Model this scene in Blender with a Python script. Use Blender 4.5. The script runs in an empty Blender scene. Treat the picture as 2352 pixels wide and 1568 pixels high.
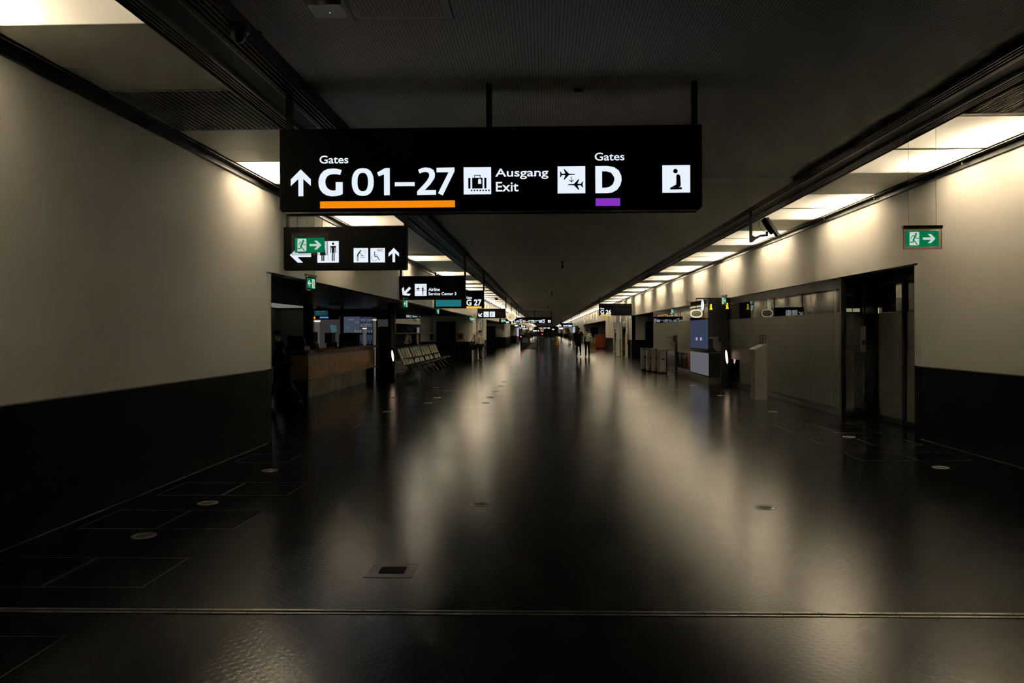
import bpy, bmesh, math, random
from mathutils import Vector, Matrix
from mathutils.geometry import tessellate_polygon
PI = math.pi
random.seed(7)
sc = bpy.context.scene
COL = sc.collection

# ---------------------------------------------------------------- camera, world, exposure
FPX, YAW, ROLL, PCX, PCY, EYE = 1750.0, 0.0266, 0.0042, 1203.4, 762.2, 1.55
_s, _c, _S, _C = math.sin(YAW), math.cos(YAW), math.sin(ROLL), math.cos(ROLL)
FWD = Vector((-_s, _c, 0)); RGT = Vector((_c*_C, _s*_C, -_S)); UPV = Vector((_c*_S, _s*_S, _C))
cam = bpy.data.cameras.new('camera'); camo = bpy.data.objects.new('camera', cam); COL.objects.link(camo)
m = Matrix((RGT, UPV, -FWD)).transposed().to_4x4(); m.translation = Vector((0, 0, EYE)); camo.matrix_world = m
cam.sensor_width = 36; cam.lens = FPX/2352*36
cam.shift_x = -(PCX-1176)/2352; cam.shift_y = (PCY-784)/2352
cam.clip_start = 0.05; cam.clip_end = 800
sc.camera = camo
w = bpy.data.worlds.new('world'); sc.world = w; w.use_nodes = True
w.node_tree.nodes['Background'].inputs[0].default_value = (0, 0, 0, 1)
w.node_tree.nodes['Background'].inputs[1].default_value = 0
sc.view_settings.view_transform = 'Standard'; sc.view_settings.look = 'None'
sc.view_settings.gamma = 1; sc.view_settings.use_curve_mapping = False
sc.view_settings.exposure = 0.0
sc.cycles.use_denoising = True
sc.cycles.max_bounces = 6; sc.cycles.diffuse_bounces = 4; sc.cycles.glossy_bounces = 3
sc.cycles.transmission_bounces = 4; sc.cycles.transparent_max_bounces = 8
sc.cycles.sample_clamp_indirect = 0
TUBE = 128.0      # radiance of the lamp tubes above the ceiling panels
SIGN = 1.0       # radiance of the backlit sign faces

# photograph pixel -> point of the place, on a known plane
def ray(px, py): return FWD + RGT*((px-PCX)/FPX) - UPV*((py-PCY)/FPX)
def atY(px, py, Y): d = ray(px, py); t = Y/d.y; return (d.x*t, Y, EYE+d.z*t)
def atX(px, py, X): d = ray(px, py); t = X/d.x; return (X, d.y*t, EYE+d.z*t)
def atZ(px, py, Z=0.0): d = ray(px, py); t = (Z-EYE)/d.z; return (d.x*t, d.y*t, Z)

# ---------------------------------------------------------------- materials
def mat(name, col, rough=0.6, metal=0.0, spec=0.5, emit=None, es=1.0, bump=None, noise=None):
    M = bpy.data.materials.new(name); M.use_nodes = True; nt = M.node_tree; b = nt.nodes['Principled BSDF']
    b.inputs['Base Color'].default_value = (*col, 1); b.inputs['Roughness'].default_value = rough
    b.inputs['Metallic'].default_value = metal; b.inputs['Specular IOR Level'].default_value = spec
    if emit: b.inputs['Emission Color'].default_value = (*emit, 1); b.inputs['Emission Strength'].default_value = es
    if bump or noise:
        tc = nt.nodes.new('ShaderNodeTexCoord'); nz = nt.nodes.new('ShaderNodeTexNoise')
        nt.links.new(tc.outputs['Object'], nz.inputs['Vector']); nz.inputs['Scale'].default_value = (bump or noise)[0]
        if bump:
            bp = nt.nodes.new('ShaderNodeBump'); bp.inputs['Strength'].default_value = bump[1]; bp.inputs['Distance'].default_value = 0.01
            nt.links.new(nz.outputs['Fac'], bp.inputs['Height']); nt.links.new(bp.outputs[0], b.inputs['Normal'])
        if noise:
            cr = nt.nodes.new('ShaderNodeValToRGB'); a = noise[1]
            cr.color_ramp.elements[0].position = 0.3; cr.color_ramp.elements[1].position = 0.7
            cr.color_ramp.elements[0].color = (*[c*(1-a) for c in col], 1); cr.color_ramp.elements[1].color = (*[min(1, c*(1+a)) for c in col], 1)
            nt.links.new(nz.outputs['Fac'], cr.inputs[0]); nt.links.new(cr.outputs[0], b.inputs['Base Color'])
    return M

def emis(name, col, st):
    M = bpy.data.materials.new(name); M.use_nodes = True; nt = M.node_tree; nt.nodes.clear()
    e = nt.nodes.new('ShaderNodeEmission'); e.inputs[0].default_value = (*col, 1); e.inputs[1].default_value = st
    o = nt.nodes.new('ShaderNodeOutputMaterial'); nt.links.new(e.outputs[0], o.inputs[0]); return M

WARM = (1.0, 0.84, 0.61)
M_wall = mat('wall_paint', (0.76, 0.73, 0.66), 0.75, bump=(90, 0.08))
M_ceilside = mat('ceiling_panel_paint', (0.62, 0.60, 0.55), 0.45)
M_black = mat('black_metal', (0.008, 0.008, 0.009), 0.35)
M_blackm = mat('black_matt', (0.006, 0.006, 0.006), 0.7)
M_wains = mat('black_wainscot', (0.004, 0.004, 0.004), 0.5, spec=0.05)
M_lip = mat('grey_aluminium_lip', (0.35, 0.34, 0.31), 0.35, metal=0.8)
M_mesh = mat('dark_mesh', (0.035, 0.034, 0.03), 0.6)
M_sign = mat('sign_black', (0.004, 0.004, 0.004), 0.42, spec=0.1)
M_face = emis('sign_white_backlit', (0.80, 0.89, 1.0), SIGN)
M_ink = mat('sign_ink', (0.003, 0.003, 0.006), 0.6)
M_orange = emis('sign_orange_backlit', (1.0, 0.28, 0.005), 0.92)
M_yellow = emis('sign_yellow_backlit', (1.0, 0.55, 0.05), 1.0)
M_purple = emis('sign_purple_backlit', (0.25, 0.035, 0.56), 0.95)
M_green = emis('exit_green_backlit', (0.0, 0.16, 0.055), 1.0)
M_greenw = emis('exit_white_backlit', (0.62, 0.75, 0.66), 0.85)
M_teal = emis('teal_screen', (0.015, 0.19, 0.21), 0.9)
M_steel = mat('brushed_steel', (0.42, 0.39, 0.33), 0.3, metal=1.0)
M_wire = mat('steel_wire', (0.3, 0.28, 0.24), 0.4, metal=1.0)
M_wood = mat('oak_veneer', (0.36, 0.165, 0.045), 0.4, noise=(3.0, 0.3))
M_conc = mat('concrete_plinth', (0.22, 0.20, 0.15), 0.7, noise=(2.2, 0.3))
M_film = mat('frosted_film', (0.135, 0.13, 0.095), 0.42, spec=0.5)
M_white = mat('white_plastic', (0.7, 0.68, 0.62), 0.4)
M_grey = mat('grey_plastic', (0.2, 0.2, 0.19), 0.4)
M_dark = mat('dark_grey_laminate', (0.03, 0.03, 0.028), 0.4)
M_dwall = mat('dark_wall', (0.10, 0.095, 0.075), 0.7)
M_soffit = mat('dark_slat_soffit', (0.035, 0.034, 0.028), 0.5)
M_red = mat('red_upholstery', (0.26, 0.028, 0.006), 0.7)
M_door = mat('dark_door', (0.008, 0.008, 0.009), 0.4)

def glassmat(name, tint, tr):
    M = bpy.data.materials.new(name); M.use_nodes = True; nt = M.node_tree; nt.nodes.clear(); N = nt.nodes.new
    t = N('ShaderNodeBsdfTransparent'); t.inputs[0].default_value = (*[c*tr for c in tint], 1)
    g = N('ShaderNodeBsdfGlossy'); g.inputs['Roughness'].default_value = 0.01
    f = N('ShaderNodeFresnel'); f.inputs[0].default_value = 1.5
    mx = N('ShaderNodeMixShader'); o = N('ShaderNodeOutputMaterial')
    nt.links.new(f.outputs[0], mx.inputs[0]); nt.links.new(t.outputs[0], mx.inputs[1]); nt.links.new(g.outputs[0], mx.inputs[2]); nt.links.new(mx.outputs[0], o.inputs[0]); return M
M_glass = glassmat('clear_glass', (1, 1, 1), 0.85)
M_glassd = glassmat('dark_glass', (1, 1, 0.95), 0.5)

def diffmat():
    M = bpy.data.materials.new('lamp_diffuser'); M.use_nodes = True; nt = M.node_tree; nt.nodes.clear(); N = nt.nodes.new
    t = N('ShaderNodeBsdfTranslucent'); t.inputs[0].default_value = (0.9, 0.88, 0.82, 1)
    d = N('ShaderNodeBsdfDiffuse'); d.inputs[0].default_value = (0.75, 0.73, 0.68, 1)
    mx = N('ShaderNodeMixShader'); mx.inputs[0].default_value = 0.35; o = N('ShaderNodeOutputMaterial')
    nt.links.new(t.outputs[0], mx.inputs[1]); nt.links.new(d.outputs[0], mx.inputs[2]); nt.links.new(mx.outputs[0], o.inputs[0]); return M
M_diff = diffmat()
M_tube = emis('lamp_tube', WARM, TUBE)
M_farlamp = emis('distant_lamp_panel', (1.0, 0.84, 0.60), 0.75)
M_farstrip = emis('distant_lamp_strip', (1.0, 0.86, 0.64), 7.0)
M_house = mat('lamp_housing_white', (0.42, 0.42, 0.41), 0.6)

def floormat():
    M = bpy.data.materials.new('black_studded_rubber'); M.use_nodes = True; nt = M.node_tree; b = nt.nodes['Principled BSDF']; N = nt.nodes.new; L = nt.links.new
    tc = N('ShaderNodeTexCoord'); sp = N('ShaderNodeSeparateXYZ'); L(tc.outputs['Object'], sp.inputs[0])
    def mth(op, a, b_=None):
        n = N('ShaderNodeMath'); n.operation = op
        for i, v in enumerate((a, b_)):
            if v is None: continue
            if isinstance(v, (int, float)): n.inputs[i].default_value = v
            else: L(v, n.inputs[i])
        return n.outputs[0]
    p = 0.075
    # staggered round studs
    row = mth('FLOOR', mth('DIVIDE', sp.outputs['Y'], p*0.5))
    odd = mth('MULTIPLY', mth('MODULO', mth('ABSOLUTE', row), 2.0), p*0.5)
    fx = mth('SUBTRACT', mth('FRACT', mth('DIVIDE', mth('ADD', mth('ADD', sp.outputs['X'], 100.0), odd), p)), 0.5)
    fy = mth('MULTIPLY', mth('SUBTRACT', mth('FRACT', mth('DIVIDE', sp.outputs['Y'], p*0.5)), 0.5), 0.5)
    dist = mth('SQRT', mth('ADD', mth('MULTIPLY', fx, fx), mth('MULTIPLY', fy, fy)))
    mr = N('ShaderNodeMapRange'); mr.interpolation_type = 'SMOOTHSTEP'; L(dist, mr.inputs[0])
    mr.inputs[1].default_value = 0.12; mr.inputs[2].default_value = 0.24; mr.inputs[3].default_value = 1; mr.inputs[4].default_value = 0
    nz = N('ShaderNodeTexNoise'); L(tc.outputs['Object'], nz.inputs['Vector']); nz.inputs['Scale'].default_value = 160; nz.inputs['Detail'].default_value = 3
    nz2 = N('ShaderNodeTexNoise'); L(tc.outputs['Object'], nz2.inputs['Vector']); nz2.inputs['Scale'].default_value = 1.3; nz2.inputs['Detail'].default_value = 3
    # sheet seams
    sx = mth('LESS_THAN', mth('ABSOLUTE', mth('SUBTRACT', mth('FRACT', mth('DIVIDE', mth('ADD', sp.outputs['X'], 101.0), 1.22)), 0.5)), 0.0022)
    sy = mth('LESS_THAN', mth('ABSOLUTE', mth('SUBTRACT', mth('FRACT', mth('DIVIDE', mth('ADD', sp.outputs['Y'], 100.4), 2.44)), 0.5)), 0.0011)
    seam = mth('MAXIMUM', sx, sy)
    h = mth('ADD', mth('MULTIPLY', mr.outputs[0], 0.42), mth('MULTIPLY', nz.outputs['Fac'], 0.9))
    h = mth('ADD', mth('SUBTRACT', h, mth('MULTIPLY', seam, 0.8)), mth('MULTIPLY', nz2.outputs['Fac'], 0.9))
    bp = N('ShaderNodeBump'); bp.inputs['Strength'].default_value = 0.42; bp.inputs['Distance'].default_value = 0.0014
    L(h, bp.inputs['Height']); L(bp.outputs[0], b.inputs['Normal'])
    b.inputs['Base Color'].default_value = (0.0025, 0.0025, 0.002, 1)
    rr = N('ShaderNodeMapRange'); L(nz2.outputs['Fac'], rr.inputs[0]); rr.inputs[1].default_value = 0.3; rr.inputs[2].default_value = 0.7
    rr.inputs[3].default_value = 0.13; rr.inputs[4].default_value = 0.175
    L(rr.outputs[0], b.inputs['Roughness']); b.inputs['Specular IOR Level'].default_value = 0.5
    return M
M_floor = floormat()

def perfmat(perf=True):
    M = bpy.data.materials.new('ceiling_perforated' if perf else 'ceiling_plain'); M.use_nodes = True; nt = M.node_tree; b = nt.nodes['Principled BSDF']; N = nt.nodes.new; L = nt.links.new
    b.inputs['Roughness'].default_value = 0.6
    base = (0.60, 0.58, 0.50)
    b.inputs['Base Color'].default_value = (*base, 1)
    if perf:
        tc = N('ShaderNodeTexCoord'); vm = N('ShaderNodeVectorMath'); vm.operation = 'SCALE'; vm.inputs['Scale'].default_value = 1/0.026
        L(tc.outputs['Object'], vm.inputs[0]); fr = N('ShaderNodeVectorMath'); fr.operation = 'FRACTION'; L(vm.outputs[0], fr.inputs[0])
        sp = N('ShaderNodeSeparateXYZ'); L(fr.outputs[0], sp.inputs[0]); cb = N('ShaderNodeCombineXYZ'); L(sp.outputs[0], cb.inputs[0]); L(sp.outputs[1], cb.inputs[1])
        ds = N('ShaderNodeVectorMath'); ds.operation = 'DISTANCE'; L(cb.outputs[0], ds.inputs[0]); ds.inputs[1].default_value = (0.5, 0.5, 0)
        mr = N('ShaderNodeMapRange'); L(ds.outputs['Value'], mr.inputs[0]); mr.inputs[1].default_value = 0.22; mr.inputs[2].default_value = 0.30
        mx = N('ShaderNodeMixRGB'); L(mr.outputs[0], mx.inputs[0]); mx.inputs[1].default_value = (0.08, 0.075, 0.06, 1); mx.inputs[2].default_value = (*base, 1)
        L(mx.outputs[0], b.inputs['Base Color'])
    return M
M_perf = perfmat(True); M_plain = perfmat(False)

def slatmat():
    M = bpy.data.materials.new('slat_soffit'); M.use_nodes = True; nt = M.node_tree; b = nt.nodes['Principled BSDF']; N = nt.nodes.new; L = nt.links.new
    b.inputs['Base Color'].default_value = (0.045, 0.043, 0.036, 1); b.inputs['Roughness'].default_value = 0.35
    tc = N('ShaderNodeTexCoord'); wv = N('ShaderNodeTexWave'); wv.bands_direction = 'Y'; wv.inputs['Scale'].default_value = 1.6; L(tc.outputs['Object'], wv.inputs[0])
    bp = N('ShaderNodeBump'); bp.inputs['Strength'].default_value = 0.8; bp.inputs['Distance'].default_value = 0.01; L(wv.outputs['Fac'], bp.inputs['Height']); L(bp.outputs[0], b.inputs['Normal'])
    return M
M_slat = slatmat()

# ---------------------------------------------------------------- mesh helpers
class MB:
    def __init__(s, *mats): s.v = []; s.f = []; s.mi = []; s.mats = list(mats); s.sm = []
    def _m(s, m):
        if m is None: return 0
        if m not in s.mats: s.mats.append(m)
        return s.mats.index(m)
    def add(s, vs, fs, m=None, smooth=False):
        o = len(s.v); s.v += [tuple(v) for v in vs]
        for f in fs: s.f.append([i+o for i in f]); s.mi.append(s._m(m)); s.sm.append(smooth)
        return s
    def box(s, x0, x1, y0, y1, z0, z1, m=None):
        if x0 > x1: x0, x1 = x1, x0
        if y0 > y1: y0, y1 = y1, y0
        if z0 > z1: z0, z1 = z1, z0
        vs = [(x, y, z) for x in (x0, x1) for y in (y0, y1) for z in (z0, z1)]
        return s.add(vs, [(0, 1, 3, 2), (4, 6, 7, 5), (0, 4, 5, 1), (2, 3, 7, 6), (0, 2, 6, 4), (1, 5, 7, 3)], m)
    def prism(s, pts, a, b, axis='y', m=None):      # pts 2D outline; extruded along axis a..b
        n = len(pts)
        def P(p, t): return {'y': (p[0], t, p[1]), 'x': (t, p[0], p[1]), 'z': (p[0], p[1], t)}[axis]
        vs = [P(p, a) for p in pts]+[P(p, b) for p in pts]
        fs = [list(range(n))[::-1], list(range(n, 2*n))]+[(i, (i+1) % n, n+(i+1) % n, n+i) for i in range(n)]
        return s.add(vs, fs, m)
    def flat(s, polys, y, m=None):                  # polygons in the x-z plane at y
        for p in polys: s.add([(q[0], y, q[1]) for q in p], [list(range(len(p)))], m)
        return s
    def tube(s, pts, r, n=8, m=None, caps=True):
        pts = [Vector(p) for p in pts]; rr = r if isinstance(r, (list, tuple)) else [r]*len(pts); vs = []; fs = []
        for i, p in enumerate(pts):
            t = (pts[min(i+1, len(pts)-1)]-pts[max(i-1, 0)]).normalized()
            a = t.orthogonal().normalized() if i == 0 else (a-t*a.dot(t)).normalized()
            bb = t.cross(a)
            for k in range(n):
                g = 2*PI*k/n; vs.append(p+(a*math.cos(g)+bb*math.sin(g))*rr[i])
        for i in range(len(pts)-1):
            for k in range(n): fs.append((i*n+k, i*n+(k+1) % n, (i+1)*n+(k+1) % n, (i+1)*n+k))
        if caps: fs.append(list(range(n))[::-1]); fs.append([(len(pts)-1)*n+k for k in range(n)])
        return s.add(vs, fs, m, True)
    def lathe(s, prof, c=(0, 0, 0), n=20, m=None):  # prof [(r,z)] about z
        vs = []; fs = []
        for r, z in prof:
            for k in range(n): g = 2*PI*k/n; vs.append((c[0]+r*math.cos(g), c[1]+r*math.sin(g), c[2]+z))
        for i in range(len(prof)-1):
            for k in range(n): fs.append((i*n+k, i*n+(k+1) % n, (i+1)*n+(k+1) % n, (i+1)*n+k))
        return s.add(vs, fs, m, True)
    def xform(s, M_): s.v = [tuple(M_ @ Vector(v)) for v in s.v]; return s
    def build(s, name, parent=None, loc=None, rz=0):
        me = bpy.data.meshes.new(name); me.from_pydata(s.v, [], s.f)
        for m_ in s.mats: me.materials.append(m_)
        me.polygons.foreach_set('material_index', s.mi); me.polygons.foreach_set('use_smooth', s.sm); me.update()
        o = bpy.data.objects.new(name, me); COL.objects.link(o)
        if parent: o.parent = parent
        if loc: o.location = loc
        o.rotation_euler.z = rz
        return o

def tag(o, label=None, cat=None, group=None, kind=None):
    if label: o['label'] = label
    if cat: o['category'] = cat
    if group: o['group'] = group
    if kind: o['kind'] = kind
    return o
def thing(name, label, cat, loc=(0, 0, 0), rz=0, group=None):
    o = bpy.data.objects.new(name, None); COL.objects.link(o); o.location = loc; o.rotation_euler.z = rz
    o.empty_display_size = 0.1
    return tag(o, label, cat, group)
def struct(mb, name): return tag(mb.build(name), kind='structure')
def dup(root, loc=None, rz=None, label=None, group=None):
    r = root.copy(); COL.objects.link(r)
    if loc is not None: r.location = loc
    if rz is not None: r.rotation_euler.z = rz
    if label: r['label'] = label
    if group: r['group'] = group
    for ch in list(root.children):
        c = ch.copy(); COL.objects.link(c); c.parent = r
        for g in list(ch.children): d = g.copy(); COL.objects.link(d); d.parent = c
    return r

# ---------------------------------------------------------------- flat lettering and symbols
_tc = {}
def textpolys(txt, bold=0.0):
    k = (txt, bold)
    if k in _tc: return _tc[k]
    cu = bpy.data.curves.new('t', 'FONT'); cu.body = txt; cu.offset = bold; cu.resolution_u = 4
    o = bpy.data.objects.new('t', cu); COL.objects.link(o); dg = bpy.context.evaluated_depsgraph_get(); dg.update()
    me = o.evaluated_get(dg).to_mesh()
    vs = [(v.co.x, v.co.y) for v in me.vertices]; ps = [[vs[i] for i in p.vertices] for p in me.polygons]
    o.evaluated_get(dg).to_mesh_clear(); bpy.data.objects.remove(o); bpy.data.curves.remove(cu)
    xs = [v[0] for v in vs]; ys = [v[1] for v in vs]; x0, x1, y0, y1 = min(xs), max(xs), min(ys), max(ys)
    r = [[((x-x0)/(x1-x0), (y-y0)/(y1-y0)) for x, y in p] for p in ps]; _tc[k] = r; return r
def fit(polys, x0, z0, x1, z1): return [[(x0+(x1-x0)*x, z0+(z1-z0)*y) for x, y in p] for p in polys]
def circ(cx, cy, r, n=20, a0=0, a1=2*PI): return [(cx+r*math.cos(a0+(a1-a0)*i/n), cy+r*math.sin(a0+(a1-a0)*i/n)) for i in range(n)]
def line(pts, wd):      # thick polyline as separate quads with round joints
    out = []
    for (x0, y0), (x1, y1) in zip(pts, pts[1:]):
        d = math.hypot(x1-x0, y1-y0) or 1; nx, ny = -(y1-y0)/d*wd/2, (x1-x0)/d*wd/2
        out.append([(x0+nx, y0+ny), (x0-nx, y0-ny), (x1-nx, y1-ny), (x1+nx, y1+ny)])
    for x, y in pts: out.append(circ(x, y, wd/2, 10))
    return out
def rect(x0, y0, x1, y1): return [(x0, y0), (x1, y0), (x1, y1), (x0, y1)]
def arcline(cx, cy, r, a0, a1, wd, n=14): return line([(cx+r*math.cos(a0+(a1-a0)*i/n), cy+r*math.sin(a0+(a1-a0)*i/n)) for i in range(n+1)], wd)
PLANE = [(0, .5), (.05, .53), (.38, .545), (.56, .75), (.66, .86), (.70, .84), (.60, .56), (.80, .55), (.88, .68), (.94, .68), (.90, .5), (.94, .32), (.88, .32), (.80, .45), (.60, .44), (.70, .16), (.66, .14), (.56, .25), (.38, .455), (.05, .47)]
def man(cx, w_=1.0):
    P = [circ(cx, .88, .055)]
    P += [rect(cx-.085*w_, .45, cx+.085*w_, .78), rect(cx-.155*w_, .45, cx-.115*w_, .73), rect(cx+.115*w_, .45, cx+.155*w_, .73), rect(cx-.155*w_, .70, cx+.155*w_, .78)]
    P += [rect(cx-.08*w_, .08, cx-.015, .47), rect(cx+.015, .08, cx+.08*w_, .47)]
    return P
def icon(k):
    if k == 'bag':
        P = [rect(.17, .21, .25, .61), rect(.31, .21, .69, .61), rect(.75, .21, .83, .61)]
        P += line([(.40, .60), (.40, .70), (.60, .70), (.60, .60)], .025)
        return P+[circ(.29+.105*i, .14, .03, 12) for i in range(7)]
    if k == 'tag': return [[(.53, .38), (.64, .38), (.64, .53), (.585, .58), (.53, .53)]]
    if k == 'transfer':
        a = [[(1-x, y) for x, y in PLANE]]; a = [[(.04+.6*x, .42+.56*y) for x, y in p] for p in a]
        b = [[(.36+.6*x, .04+.56*y) for x, y in PLANE]]
        return a+b+line([(.50, .61), (.50, .42)], .022)+line([(.43, .49), (.50, .42), (.57, .49)], .028)
    if k == 'pray':
        return [circ(.47, .78, .082), [(.50, .62), (.53, .66), (.60, .66), (.64, .61), (.66, .30), (.64, .21), (.58, .19), (.30, .19), (.30, .17), (.49, .29), (.50, .40)]]+line([(.31, .15), (.67, .155)], .075)
    if k == 'wcm':
        return man(.74, .85)+[rect(.495, .10, .505, .90)]
    if k == 'wcf':
        return [circ(.26, .88, .055), [(.18, .78), (.34, .78), (.40, .34), (.12, .34)], rect(.19, .08, .245, .36), rect(.275, .08, .33, .36)]
    if k == 'baby':
        return [circ(.48, .80, .05)]+line([(.42, .72), (.30, .55), (.28, .45)], .09)+line([(.42, .70), (.50, .60), (.60, .57)], .03)+line([(.25, .45), (.25, .08)], .035)+line([(.31, .45), (.31, .08)], .035)+[rect(.46, .33, .80, .36)]+line([(.52, .50), (.58, .44), (.66, .46)], .05)+[circ(.72, .45, .025)]+line([(.68, .85), (.80, .62), (.86, .60)], .012)+line([(.78, .86), (.86, .70)], .012)
    if k == 'wheel':
        return [circ(.30, .70, .045)]+line([(.29, .62), (.31, .40), (.50, .39), (.60, .18), (.64, .18)], .05)+line([(.30, .54), (.48, .50)], .03)+arcline(.28, .30, .20, 2.2, 6.0, .018)
    if k == 'desk':
        return [circ(.28, .72, .035)]+line([(.20, .60), (.36, .60)], .10)+[rect(.10, .455, .42, .49), rect(.75, .455, .93, .49)]+[[(.10+.0+.48*0+x*.62+.24, y*.85) for x, y in p] for p in man(.55, .9)]+[[(.76+.1*x, .78+.1*y) for x, y in PLANE], [(.84+.1*x, .68+.1*y) for x, y in PLANE]]
    if k == 'run':      # dark green figure on the white door leaf
        return [circ(.66, .83, .10)]+line([(.60, .70), (.38, .38)], .15)+line([(.56, .70), (.30, .72), (.16, .54)], .055)+line([(.60, .66), (.74, .52), (.96, .52)], .055)+line([(.40, .36), (.40, .24), (.05, .24)], .075)+line([(.42, .38), (.60, .24), (.78, .05)], .085)
    return []
ARROW_UP = [(.5, 1), (.98, .63), (.98, .38), (.62, .64), (.62, 0), (.38, 0), (.38, .64), (.02, .38), (.02, .63)]
def rot(polys, deg):
    a = math.radians(deg); c_, s_ = math.cos(a), math.sin(a)
    return [[(.5+(x-.5)*c_-(y-.5)*s_, .5+(x-.5)*s_+(y-.5)*c_) for x, y in p] for p in polys]

class Sign:
    """A hanging backlit sign at depth Y; all px are pixels of the photograph on that plane."""
    def __init__(s, name, label, cat, px0, py0, px1, py1, Y, thick=0.16, group=None, back=True, housing_mat=None):
        a = atY(px0, py1, Y); b = atY(px1, py0, Y)
        s.Y = Y; s.x0, s.z0, s.x1, s.z1 = a[0], a[2], b[0], b[2]
        s.o = Vector(((s.x0+s.x1)/2, Y+thick/2, s.z0)); s.t = thick; s.back = back
        s.root = thing(name, label, cat, s.o, 0, group)
        hb = MB(housing_mat or M_sign)
        hb.box(s.x0-s.o.x, s.x1-s.o.x, -thick/2, thick/2, 0.012, s.z1-s.z0)
        hb.box(s.x0-s.o.x+.01, s.x1-s.o.x-.01, -thick/2+.02, thick/2-.02, 0, .012)
        hb.build('housing', s.root)
        s.lift = 0.003
    def p(s, px, py): a = atY(px, py, s.Y); return (a[0]-s.o.x, a[2]-s.o.z)
    def put(s, polys, m, name, parent=None, lift=None, both=True, mirror_back=False):
        lift = lift or s.lift
        mb = MB(m); mb.flat(polys, -s.t/2-lift); o = mb.build(name, parent or s.root)
        if both and s.back and s.Y < 50:
            mb = MB(m); mb.flat([[(-x, z) for x, z in q] for q in polys], s.t/2+lift); mb.build(name, parent or s.root)
        return o
    def box(s, x0, y0, x1, y1): a = s.p(x0, y1); b = s.p(x1, y0); return a[0], a[1], b[0], b[1]
    def text(s, t, x0, y0, x1, y1, m=None, bold=0.02, name='lettering', **k):
        return s.put(fit(textpolys(t, bold), *s.box(x0, y0, x1, y1)), m or M_face, name, **k)
    def shape(s, polys, x0, y0, x1, y1, m=None, name='arrow', **k):
        return s.put(fit(polys, *s.box(x0, y0, x1, y1)), m or M_face, name, **k)
    def bar(s, x0, y0, x1, y1, m, name='colour_bar', **k): return s.shape([rect(0, 0, 1, 1)], x0, y0, x1, y1, m, name, **k)
    def pict(s, k_, x0, y0, x1, y1, extra=None):
        f = s.bar(x0, y0, x1, y1, M_face, 'pictogram')
        bx = s.box(x0, y0, x1, y1)
        s.put(fit(icon(k_), *bx), M_ink, 'symbol', f, lift=s.lift*2)
        if extra: s.put(fit(icon(extra), *bx), M_face if extra == 'tag' else M_ink, 'symbol', f, lift=s.lift*3)
        return f
    def pole(s, px, ztop, wd=0.05, m=None):
        x = s.p(px, 500)[0]; zt = ztop-s.o.z
        mb = MB(m or M_black); mb.box(x-wd/2, x+wd/2, -.03, .03, s.z1-s.z0-.002, zt)
        return mb.build('pole', s.root)
    def wire(s, px, py_top, m=None):
        x = s.p(px, 500)[0]; zt = atY(px, py_top, s.Y)[2]-s.o.z
        mb = MB(m or M_wire); mb.tube([(x, 0, s.z1-s.z0-.002), (x, 0, zt)], 0.0016, 5); return mb.build('wire', s.root)

# ================================================================ THE SETTING
XL, XR = -3.90, 5.37
ZL, ZR, ZM, ZM2 = 3.64, 3.70, 3.72, 3.665
BL0, BL1, BR0, BR1 = -2.64, -2.05, 3.54, 4.11          # the dark tracks in the ceiling
END = 330.0
YB = -7.0
WZ = 1.04
# floor
f = MB(M_floor); f.add([(-15, YB, 0), (8.5, YB, 0), (8.5, END, 0), (-15, END, 0)], [(0, 1, 2, 3)]); struct(f, 'floor')
# central ceiling: perforated near part, then a small step down to plain panels
cg = MB(M_perf, M_plain); cg.box(BL1+.16, BR0-.16, YB, 10.9, ZM, ZM+.05, M_perf)
cg.box(BL1, BL1+.16, YB, 10.9, ZM, ZM+.05, M_plain); cg.box(BR0-.16, BR0, YB, 10.9, ZM, ZM+.05, M_plain)
cg.box(BL1, BR0, 10.9, END, ZM2, ZM2+.15, M_plain); struct(cg, 'ceiling')

# lamp bays and blank panels of the side ceilings
R_L, L_L = [], []
y = 7.77
while y < 98: R_L += [(y, y+1.37), (y+1.40, y+2.77)]; y += 4.34
RF0 = y
L_L = [(3.66, 5.08), (9.2, 10.6), (13.32, 14.85), (20.69, 22.2), (26.19, 28.0)]
y = 30.7
while y < 84: L_L.append((y, y+1.8)); y += 2.7
LF0 = y
R_F, L_F = [], []
y = RF0
while y < 290: R_F.append((y, y+2.77)); y += 4.34
y = LF0
while y < 290: L_F.append((y, y+1.8)); y += 2.7
RX0, RX1, LX0, LX1 = BR1, 5.23, -3.77, BL0
def strip(x0, x1, z, lights, holes, name):
    mb = MB(M_ceilside, M_blackm); ys = sorted(lights+holes); y = YB
    def fill(a, b):
        while b-a > 1e-3:
            e = min(b, a+1.48 if b-a > 1.6 else (a+.80 if b-a > 1.3 else b))
            mb.box(x0, x1, a+.004, e-.004, z, z+.03, M_ceilside); a = e
    for a, b in ys: fill(y, a); y = b
    fill(y, END); mb.box(x0, x1, YB, END, z+.30, z+.32, M_blackm)
    return struct(mb, name)
strip(RX0, RX1, ZR, R_L+R_F, [(4.4, 7.70)], 'ceiling.001')
strip(LX0, LX1, ZL, L_L+L_F, [(6.46, 7.78)], 'ceiling.002')

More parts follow.
